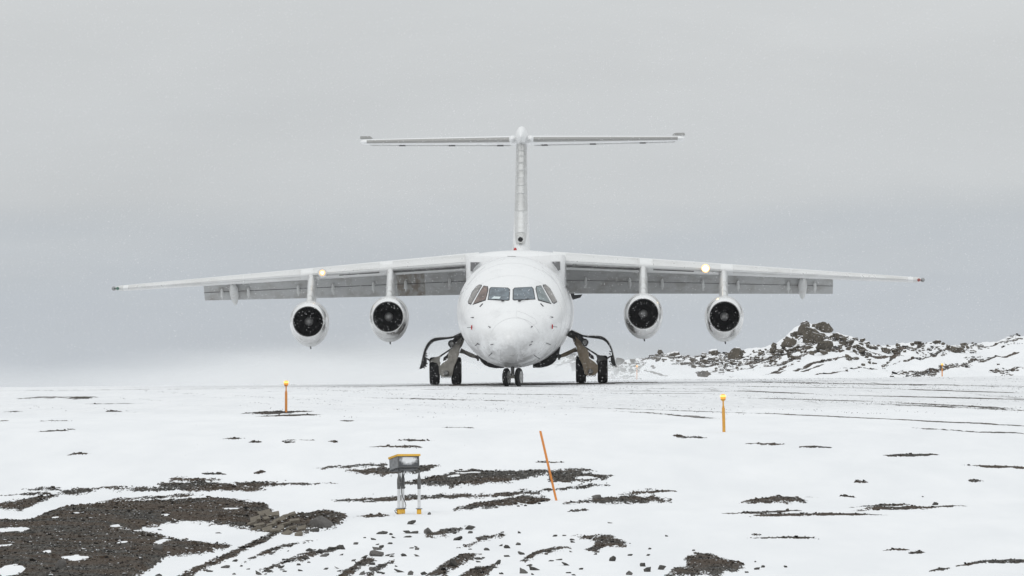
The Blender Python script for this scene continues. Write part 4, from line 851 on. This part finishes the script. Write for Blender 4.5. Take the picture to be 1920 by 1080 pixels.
# ------------------------------------------------------------------ runway lamps
ORANGE = weather(mat('orange_post', (.72, .28, .06), .6), (.35, .14, .07), .5, 12); YEL = weather(mat('yellow_post', (.68, .34, .05), .55), (.4, .2, .06), .5, 12)
AMB = mat('amber_globe', (.8, .36, .05), .25, emit=(1, .45, .06), es=.55); BULB = mat('lit_bulb', (1, .8, .3), .3, emit=(1, .62, .16), es=1.6)
def lamp(px, py, h, label, zf=zground, ys=YS, upper=ORANGE, lower=ORANGE, lean=0, style=0):
    X, Y = at(px, py, zf, ys); z = float(zf(np.array([X]), np.array([Y]))[0])
    o = empty('runway_edge_lamp', (X, Y, z - .01)); o.rotation_euler = (0, lean, random.uniform(0, 3)); k = h / .75
    tag(o, label, 'lamp', 'amber runway edge lamps on posts')
    r = .030; m = MB(); m.lathe([(-.05, r), (.48 * k, r), (.49 * k, r * .6)], (0, 0, 0), 'z', 14); m.build('post', lower, o, sm=35)
    m = MB(); m.lathe([(.485 * k, .016), (.50 * k, .026), (.52 * k, .016), (.62 * k, .015)], (0, 0, 0), 'z', 12); m.build('stem', upper, o, sm=40)
    m = MB(); m.lathe([(.61 * k, .015), (.625 * k, .03), (.645 * k, .05), (.66 * k, .055), (.664 * k, .052)], (0, 0, 0), 'z', 18); m.build('lamp_cup', upper, o, sm=35)
    m = MB(); m.lathe([(.664 * k, .048), (.69 * k, .056), (.72 * k, .054), (.745 * k, .04), (.755 * k, .012)], (0, 0, 0), 'z', 20); g = m.build('globe', AMB, o, sm=60)
    m = MB(); m.lathe([(.70 * k, .012), (.71 * k, .0585), (.725 * k, .057), (.73 * k, .01)], (0, 0, 0), 'z', 16); m.build('bulb', BULB, o, sm=60)
    return o
lamp(536.5, 773, .75, 'orange runway lamp on a small gravel patch below the outer left engine')
lamp(1357.5, 810, .75, 'yellow-orange runway lamp below the outer right engine, closest lamp to the camera', upper=YEL, lower=YEL, lean=-.03)
HYY = np.arange(YR0 - 26, YR1 + .5, .25)
far_z = lambda X, Y: np.maximum(zground(X, Y), zhill(X, Y))
lamp(1194, 711.5, .72, 'small far amber lamp just right of the right main wheels', far_z, np.arange(395, 468, .25), upper=YEL, lean=-.04)
lamp(1766.5, 709.5, .78, 'small far orange lamp at the foot of the snowy rock slope on the far right', far_z, np.arange(395, 468, .25), upper=YEL)
X, Y = at(1797.5, 642, zhill, HYS); z = float(zhill(np.array([X]), np.array([Y]))[0])
m = MB(); m.tube([(0, 0, -.1), (0, 0, .45)], .013, 6); o = m.build('marker_pole', ORANGE); o.location = (X, Y, z); tag(o, 'tiny thin red marker pole on the crest of the rocky ridge', 'pole')
# leaning stake
X, Y = at(1044, 935); z = float(zground(np.array([X]), np.array([Y]))[0]); s = Y / FPX
m = MB(); m.loft([[(a * math.cos(t) - (31 * s) * k, a * math.sin(t), 134 * s * k - .03) for t in np.linspace(0, 6.283, 10, endpoint=False)] for k, a in ((-.03, .019), (.4, .020), (.99, .020), (1, .016))])
o = m.build('leaning_stake', weather(mat('orange_stake', (.80, .29, .06), .6), (.4, .17, .09), .6, 8, ms=(1, 1, .3)), sm=40); o.location = (X, Y, z); tag(o, 'thin orange stake leaning to the left out of a bare gravel patch', 'stake')

# ------------------------------------------------------------------ approach-slope light box on three legs
X, Y = at(748, 965.5); z = float(zground(np.array([X]), np.array([Y]))[0]); s = Y / FPX; u = s / 7.2
BX = empty('runway_light_box', (X, Y, z)); tag(BX, 'grey light box with a yellow lid on three white legs in the snow', 'light box')
HOUS = weather(mat('dark_grey_housing', (.22, .225, .235), .5, .2), (.42, .43, .45), .8, 16, .48, .66); FRONT = mat('frosted_front', (.30, .31, .33), .5)
t = FRONT.node_tree; co = N(t, 'ShaderNodeTexCoord').outputs['Object']; b = t.nodes['Principled BSDF']; sx = N(t, 'ShaderNodeSeparateXYZ'); t.links.new(co, sx.inputs[0])
# snow caked on the upper middle of the glass
W0 = 285 * u / math.cos(R(20)); H0 = 150 * u
ax = mth(t, 'DIVIDE', mth(t, 'ABSOLUTE', sx.outputs['X']), W0 * .42); az_ = mth(t, 'DIVIDE', mth(t, 'SUBTRACT', H0 * .72, sx.outputs['Z']), H0 * .50)
d = mth(t, 'SUBTRACT', 1.0, mth(t, 'SQRT', mth(t, 'ADD', mth(t, 'MULTIPLY', ax, ax), mth(t, 'MULTIPLY', az_, az_))))
d = mth(t, 'ADD', d, mth(t, 'MULTIPLY', mth(t, 'SUBTRACT', noise_node(t, co, 22, 6, .7), .5), 1.3))
t.links.new(cmix(t, mrange(t, d, -.1, .45), (.07, .073, .08), (.80, .81, .83)), b.inputs['Base Color'])
YB = weather(mat('yellow_lid', (.80, .46, .05), .5), (.6, .42, .2), .5, 10)
LEGM = weather(mat('white_leg', (.72, .73, .74), .4), (.42, .42, .42), .6, 12)
hd = empty('housing_mount', (478 * u - 350 * u, 0, (980 - 345) * u), BX); hd.name = 'housing'
hd.location = ((477 - 345) * u, -.05, (978 - 345) * u); hd.rotation_euler = Matrix.Rotation(R(20), 3, 'Z').to_euler()
Rm = (Matrix.Rotation(R(20), 3, 'Z') @ Matrix.Rotation(-R(7.7), 3, 'X')); hd.rotation_euler = Rm.to_euler()
D0 = 120 * u / math.sin(R(20)) ; Wb, Hb, Db = W0, H0, D0
m = MB(); m.box((0, Db / 2, Hb / 2), (Wb, Db, Hb)); m.build('box_body', HOUS, hd, bevel=.004)
m = MB(); m.box((0, -.004, Hb / 2), (Wb * .93, .006, Hb * .90)); m.build('front_glass', FRONT, hd)
m = MB()
for a, b_ in (((0, -.008, .006), (Wb, .012, .012)), ((0, -.008, Hb - .006), (Wb, .012, .012)), ((-Wb / 2 + .007, -.008, Hb / 2), (.014, .012, Hb - .025)), ((Wb / 2 - .007, -.008, Hb / 2), (.014, .012, Hb - .025))): m.box(a, b_)
m.build('front_frame', GEARD, hd)
m = MB(); m.box((.004, Db / 2 - .01, Hb + 15 * u), (Wb + 28 * u, Db + .04, 28 * u)); m.build('lid', YB, hd, bevel=.003)
m = MB(); m.box((0, Db / 2, -.012), (Wb * .94, Db * .94, .02)); m.build('base_tray', SEAL, hd)
def leg(x, y):
    g = (x - 345) * u; zt = 600 if y == 0 else 590
    zz = lambda v: (980 - v) * u
    e = empty('leg', (g, y, 0), BX)
    m = MB(); m.lathe([(zz(900), .024), (zz(615), .024)], (0, 0, 0), 'z', 16); m.build('tube', LEGM, e, sm=40)
    m = MB(); m.lathe([(zz(640), .0265), (zz(560), .030), (zz(505), .029), (zz(470), .018), (zz(440), .012), (zz(382), .012)], (0, 0, 0), 'z', 12); m.build('clamp', GEARD, e, sm=30)
    m = MB(); m.lathe([(zz(985), .037), (zz(908), .034)], (0, 0, 0), 'z', 12); m.box((0, -.03, zz(945)), (.045, .03, .06)); m.build('foot', YB, e, sm=30)
    m = MB(); m.lathe([(zz(912), .052), (zz(902), .052)], (0, 0, 0), 'z', 12); m.build('flange', GEARD, e, sm=30)
leg(345, 0); leg(396, .26); leg(617, .03)
zz = lambda v: (980 - v) * u; xx_ = lambda v: (v - 345) * u
m = MB(); m.tube([(xx_(a), -.04, zz(b_)) for a, b_ in ((375, 395), (368, 500), (376, 600), (380, 690), (400, 760), (430, 820), (440, 865), (425, 900), (405, 915))], .006, 8)
m.tube([(xx_(a), -.03, zz(b_)) for a, b_ in ((435, 395), (410, 470), (395, 520), (400, 600))], .005, 8); m.tube([(xx_(a), -.05, zz(b_)) for a, b_ in ((330, 975), (300, 955), (288, 930), (305, 918), (322, 935))], .007, 8)
m.build('cable', SEAL, BX, sm=40)
m = MB(); m.box((xx_(402), .1, zz(560)), (.03, .05, .10)); m.box((xx_(415), .08, zz(620)), (.035, .04, .035), Matrix.Rotation(.5, 3, 'Y')); m.box((xx_(360), -.02, zz(560)), (.02, .03, .09)); m.build('cable_box', GEARD, BX, bevel=.004)

# ------------------------------------------------------------------ stones, boulders, paving slabs
ONEOFF = [(600, 988, 66, 30, M_ROCKB if 0 else M_GREY, 'brown rounded boulder at the right end of the small gravel mound', 'boulder'),
          (706, 1043, 32, 22, M_GREY, 'smooth light grey stone, largest one low in the snow left of centre', 'stone'),
          (1118, 935, 24, 13, M_GREY, 'light grey stone on the gravel hump right of the leaning stake', 'stone'),
          (850, 1062, 20, 22, M_ROCK, 'dark upright stone near the bottom edge right of the light box', 'stone'),
          (115, 1062, 26, 20, M_GREY, 'pale grey stone with snow behind it in the bottom left gravel', 'stone'),
          (296, 1032, 22, 22, M_GREY, 'pale upright stone at the edge of the bottom left gravel mound', 'stone'),
          (1753, 947, 14, 8, M_ROCK, 'single dark stone on the thin gravel streak far right', 'stone'),
          (1148, 1052, 20, 16, M_ROCK, 'triangular dark stone standing alone low right of centre', 'stone'),
          (802, 1000, 22, 16, M_GREY, 'grey stone just below and right of the light box feet', 'stone')]
for px, py, w, h, mt, lab, cat in ONEOFF: rock(cat, px, py, w, h, mt, lab, cat)
spots = [(770, 983, 24, 9), (590, 997, 30, 12), (575, 1000, 14, 8), (720, 1001, 18, 9), (733, 1003, 9, 6), (765, 1000, 26, 8), (850, 999, 14, 10), (880, 993, 30, 12), (805, 965, 10, 7), (858, 1013, 26, 10), (905, 1012, 26, 8), (882, 1000, 12, 8),
         (668, 1021, 14, 8), (782, 1031, 10, 9), (757, 1043, 16, 8), (600, 1037, 22, 12), (580, 1033, 20, 8), (620, 1030, 18, 8), (640, 1030, 20, 12), (612, 1042, 14, 8), (560, 1060, 12, 7), (520, 1063, 14, 7), (500, 1072, 16, 8), (540, 1052, 12, 7), (575, 1048, 20, 6),
         (680, 1078, 18, 10), (700, 1070, 22, 12), (770, 1078, 16, 12), (795, 1078, 20, 10), (980, 1075, 24, 14), (1000, 1069, 30, 10), (935, 1058, 20, 14), (1030, 1034, 14, 5), (978, 1040, 20, 8), (950, 1028, 16, 10), (972, 1022, 12, 8), (913, 1032, 16, 9), (1060, 1060, 30, 8),
         (1180, 1078, 18, 12), (1215, 1072, 20, 14), (1240, 1068, 24, 13), (1205, 1062, 14, 12), (1090, 1068, 12, 6), (1117, 1040, 10, 5), (1182, 1042, 14, 6), (1215, 1042, 12, 5), (1300, 1033, 8, 4), (1218, 1030, 10, 5), (1250, 1006, 9, 4), (1040, 1006, 12, 5), (973, 1000, 9, 6), (1058, 1005, 9, 5), (1143, 981, 14, 3), (985, 949, 9, 5), (972, 950, 8, 5),
         (1420, 1068, 16, 7), (1430, 1064, 10, 6), (1473, 1064, 10, 6), (1416, 1054, 6, 4), (1400, 1074, 10, 6), (1677, 947, 10, 4), (1730, 932, 6, 3), (1705, 1038, 5, 3), (298, 1080, 16, 6), (250, 1030, 12, 8), (60, 1000, 14, 8), (30, 1052, 12, 8), (205, 1035, 12, 8), (170, 1045, 9, 7), (265, 1050, 12, 8), (240, 1062, 10, 8), (420, 1042, 12, 5), (350, 1012, 10, 6), (300, 994, 14, 3), (410, 1000, 14, 3)]
for _ in range(75):
    px = random.uniform(380, 1080); py = 1080 - random.random() ** 1.3 * (85 if px > 560 else 60 * (px - 330) / 230); s_ = random.choice((6, 7, 8, 9, 11)); spots.append((px, py, s_ * random.uniform(1.2, 2.6), s_ * random.uniform(.45, .8)))
for px, py, w, h in spots:
    gm_ = M_ROCK if random.random() < .7 else M_GREY; big = 'large' if w >= 18 else 'small'; colr = 'dark' if gm_ is M_ROCK else 'grey'
    where = ('in the bottom left gravel mound' if px < 440 else 'on the slope below the paving slabs' if px < 660 else 'in snow below the light box' if px < 830 else 'far below the airliner nose' if px < 1070 else 'by the gravel humps bottom right')
    where += ', higher up' if py < 1030 else ', lowest down'
    rock('stone', px, py, w, h, gm_, f'{big} {colr} stone {where}', 'stone', f'{big} {colr} stones {where}', tilt=random.uniform(-.5, -.05) if px > 440 else random.uniform(-.2, .2))
# tumbled paving slabs at the end of the left mound
k = 0
pv = empty('slab_heap', (0, 0, 0)); X, Y = at(500, 975); z0 = float(zground(np.array([X]), np.array([Y]))[0]); pv.location = (X, Y, z0); tag(pv, 'heap of brownish stone paving slabs half buried at the end of the gravel mound', 'paving slabs')
SL = MB(); SL.box((0, 0, 0), (1, 1, 1)); slab = SL.build('paving_slab', M_PAVE, pv, bevel=.06)
first = True
for row in range(5):
    for c_ in range(6):
        if (row, c_) in ((0, 3), (0, 4), (0, 5), (1, 4), (1, 5), (4, 0), (2, 5)): continue
        px = 498 - row * 9 + c_ * 19 + random.uniform(-4, 4); py = 962 + row * 7.0 + c_ * 2.6 + random.uniform(-2, 2)
        X1, Y1 = at(px, py); z1 = float(zground(np.array([X1]), np.array([Y1]))[0]); s1 = Y1 / FPX
        o = slab if first else slab.copy()
        if not first: COL.objects.link(o); o.parent = pv
        first = False
        o.location = Vector((X1, Y1, z1 + 3 * s1)) - pv.location; w_ = random.uniform(11, 20); o.scale = (w_ * s1, 22 * s1, random.uniform(3.5, 6.5) * s1); o.rotation_euler = (random.uniform(.1, .35), random.uniform(-.45, -.1), random.uniform(-.35, .35))

# ridge boulders
PK = [(1508, 627, 24, 26, 'dark slanting slab-like boulder at the left shoulder of the ridge peak', .5), (1511, 612, 15, 11, 'small round boulder perched at the top of the ridge peak', 0), (1537, 618, 24, 20, 'brown boulder on the right of the ridge peak', 0), (1552, 622, 22, 17, 'second brown boulder right of the ridge peak', 0),
      (1519, 640, 38, 30, 'large brown boulder in the middle of the ridge peak', -.3), (1534, 640, 30, 17, 'flat brown boulder leaning on the large one below the peak', -.3), (1545, 657, 34, 24, 'large pale brown boulder low below the ridge peak', 0), (1478, 651, 24, 20, 'dark boulder at the left foot of the ridge peak', 0),
      (1575, 635, 26, 14, 'dark flat boulder right below the peak crest', 0), (1600, 630, 22, 14, 'brown boulder on the falling crest right of the peak', 0), (1618, 634, 20, 14, 'brown boulder lower on the falling crest', .2),
      (1380, 674, 30, 28, 'big dark brown boulder behind the outer right engine on the ridge', 0), (1320, 706, 24, 15, 'dark brown boulder alone on the snow bank below the ridge', 0), (1450, 659, 14, 18, 'pointed dark boulder on the slope left of the peak', 0), (1403, 650, 14, 9, 'small dark boulder on the crest left of the peak', 0),
      (1238, 664, 12, 12, 'small dark boulder on the low crest behind the inner right engine', 0), (1262, 668, 26, 13, 'rounded brown boulder on the low crest', 0), (1337, 664, 20, 14, 'dark boulder on the low crest between the right engines', 0), (1706, 640, 18, 8, 'brown boulder on the long flat crest', 0), (1755, 644, 22, 10, 'largest dark boulder on the long flat crest', 0), (1722, 644, 18, 7, 'flat dark boulder on the long crest', 0),
      (1892, 634, 20, 5, 'lone flat rock on the snowy crest at the right edge', 0), (1790, 660, 30, 13, 'dark rock at the end of the gravel band on the far right slope', 0), (1660, 660, 22, 12, 'dark rock at the end of a band on the right slope', 0), (1790, 711, 14, 6, 'lone brown stone near the far right lamp', 0), (1163, 682, 18, 16, 'dark round boulder beside the right main wheels', 0), (1078, 694, 20, 26, 'dark rock half hidden in blown snow between nose and right wheels', -.4)]
for i, (px, py, w, h, lab, ti) in enumerate(PK):
    rock('boulder', px, py + 1, w * (1.45 if 1460 < px < 1630 else 1.25), h * (1.3 if 1460 < px < 1630 else 1.15), M_ROCKB, lab, 'boulder', None, far_z if py > 705 else zhill, HYY if py > 705 else np.arange(YR0, YR1 + 1, .25), tilt=ti, sink=.22)
def reg(px, d):
    a = 'on the crest' if d < 8 else 'below the crest' if d < 20 else 'low on the slope'
    return a + (' left of the inner right engine' if px < 1205 else ' between the two right engines' if px < 1345 else ' right of the outer engine' if px < 1450 else ' of the rocky peak, left half' if px < 1540 else ' of the rocky peak, right half' if px < 1640 else ' of the long flat ridge' if px < 1740 else ' near the marker pole')
for i in range(200):
    u_ = random.random()
    if u_ < .42: px = random.uniform(1445, 1640); c = np.interp(px, SKX, SKY_); py = c + 3 + random.random() ** 1.2 * 48
    elif u_ < .72: px = random.uniform(1160, 1450); c = np.interp(px, SKX, SKY_); py = c + 1 + random.random() * 24
    else: px = random.uniform(1620, 1835); c = np.interp(px, SKX, SKY_); py = c + 1 + random.random() * 16
    w = random.choice((7, 8, 9, 10, 12, 15, 18)) * (.72 if px < 1450 or px > 1640 else 1); rock('boulder', px, py + 2, w * random.uniform(1, 1.6), w * random.uniform(.6, .95), M_ROCKB, f'{"larger" if w > 11 else "small"} dark snow-dusted boulder {reg(px, py - c)}', 'boulder', f'{"larger" if w > 11 else "small"} boulders {reg(px, py - c)}', zhill, np.arange(YR0, YR1 + 1, .25), tilt=random.uniform(-.5, .1), sink=.25)
n = 16000; rx_ = RNG.uniform(0, 34, n); ry_ = RNG.uniform(YR0 + 1, YR1 + 1.5, n); hv = HP.field(rx_, ry_)[0]; hz = zhill(rx_, ry_)
hz0 = np.interp(960 + rx_ * FPX / YR1, SKX, SKY_); top_ = CAMZ + (HY - hz0) * YR1 / FPX
kk = (np.maximum(hv, -.62) + 1.9 * fbm(rx_ * .55 - ry_ * .11, ry_ * .10 + rx_ * .25, 4, 2) + .55 * sstep(1.3, .25, top_ - hz) * (rx_ < 26) + .25 * (rx_ > 14) * (rx_ < 20.5) > .16)
kk &= RNG.random(n) < .75
scatter('ridge_rubble', rx_[kk], ry_[kk], np.clip(RNG.lognormal(math.log(.13), .55, kk.sum()), .06, .42), zhill, rock_mat('snowy_rubble', (.05, .047, .044), (.13, .12, .105), .72, 2.5, 1), rise=.15)
tag(bpy.data.objects['ridge_rubble'], 'dark broken rubble scattered over the snowy ridge')

# ------------------------------------------------------------------ air: falling flakes, blown snow, haze
n = 34000; fy = 100 + (262 - 100) * RNG.random(n) ** .45; fx_ = RNG.uniform(-.075, .075, n) * fy; fz = RNG.uniform(-.9, 11, n); gz = zbase(fx_, fy)
ok = fz > gz + .02; fx_, fy, fz = fx_[ok], fy[ok], fz[ok]; n = len(fx_)
b8 = np.array([(1, 0, 0), (-1, 0, 0), (0, 1, 0), (0, -1, 0), (0, 0, 1), (0, 0, -1)], float); f8 = np.array([(0, 2, 4), (2, 1, 4), (1, 3, 4), (3, 0, 4), (2, 0, 5), (1, 2, 5), (3, 1, 5), (0, 3, 5)])
sz = (RNG.uniform(.003, .0088, n) * np.minimum(1, fy / 230))[:, None, None]; P = b8[None] * sz * (1 + .6 * RNG.random((n, 6, 1))) + np.stack([fx_, fy, fz], -1)[:, None]
F = f8[None] + (np.arange(n) * 6)[:, None, None]
me = bpy.data.meshes.new('falling_snow'); v = P.reshape(-1, 3).astype(np.float32); f = F.reshape(-1, 3).astype(np.int32)
me.vertices.add(len(v)); me.vertices.foreach_set('co', v.ravel()); me.loops.add(f.size); me.loops.foreach_set('vertex_index', f.ravel()); me.polygons.add(len(f)); me.polygons.foreach_set('loop_start', np.arange(0, f.size, 3, dtype=np.int32)); me.polygons.foreach_set('loop_total', np.full(len(f), 3, dtype=np.int32)); me.update(calc_edges=True)
fm = mat('snowflake', (.9, .9, .92), .8); fm.node_tree.nodes['Principled BSDF'].inputs['Subsurface Weight'].default_value = 0
o = link('falling_snow', me, fm); tag(o, 'small white snowflakes falling in front of the airliner', kind='stuff')

def volume_box(name, lo, hi, dens, label):
    c = [(a + b_) / 2 for a, b_ in zip(lo, hi)]; m = MB(); m.box((0, 0, 0), [b_ - a for a, b_ in zip(lo, hi)])
    vm = bpy.data.materials.new(name + '_air'); vm.use_nodes = True; t = vm.node_tree; t.nodes.clear(); out = N(t, 'ShaderNodeOutputMaterial'); pv_ = N(t, 'ShaderNodeVolumePrincipled')
    pv_.inputs['Color'].default_value = (.93, .94, .95, 1); pv_.inputs['Density'].default_value = dens; pv_.inputs['Anisotropy'].default_value = .0
    t.links.new(pv_.outputs[0], out.inputs['Volume']); o = m.build(name, vm); o.location = c; tag(o, label, kind='stuff'); return o, t, pv_
o, t, pv_ = volume_box('blown_snow', (-34, 284, -2.6), (14, 410, 2.6), 0, 'white snow dust blown low across the ground behind the airliner')
g = N(t, 'ShaderNodeNewGeometry'); pos = g.outputs['Position']; sx = N(t, 'ShaderNodeSeparateXYZ'); t.links.new(pos, sx.inputs[0])
hgt = mth(t, 'ADD', sx.outputs['Z'], mth(t, 'MULTIPLY', mth(t, 'SUBTRACT', sx.outputs['Y'], 284.), .009))      # height over the falling ground
nn_ = noise_node(t, pos, 1, 4, .55, (.12, .03, .5))
xe = mrange(t, sx.outputs['X'], -19, -5, .12, 1, True); xr = mrange(t, sx.outputs['X'], 9, -3, 0, 1, True); yr = mrange(t, sx.outputs['Y'], 284, 296, 0, 1, True)
top = mth(t, 'ADD', mrange(t, nn_, .3, .7, .2, 2.3), mth(t, 'MULTIPLY', xe, .5))
fo = mrange(t, mth(t, 'DIVIDE', hgt, top), 1.2, -.1, 0, 1, True)
t.links.new(mth(t, 'MULTIPLY', mth(t, 'MULTIPLY', mth(t, 'MULTIPLY', fo, fo), mth(t, 'MULTIPLY', xe, xr)), mth(t, 'MULTIPLY', yr, .047)), pv_.inputs['Density'])
o, t, pv_ = volume_box('haze', (-1400, -160, -40), (1400, 1700, 14), 5e-5, 'thin pale winter haze over the whole airfield')
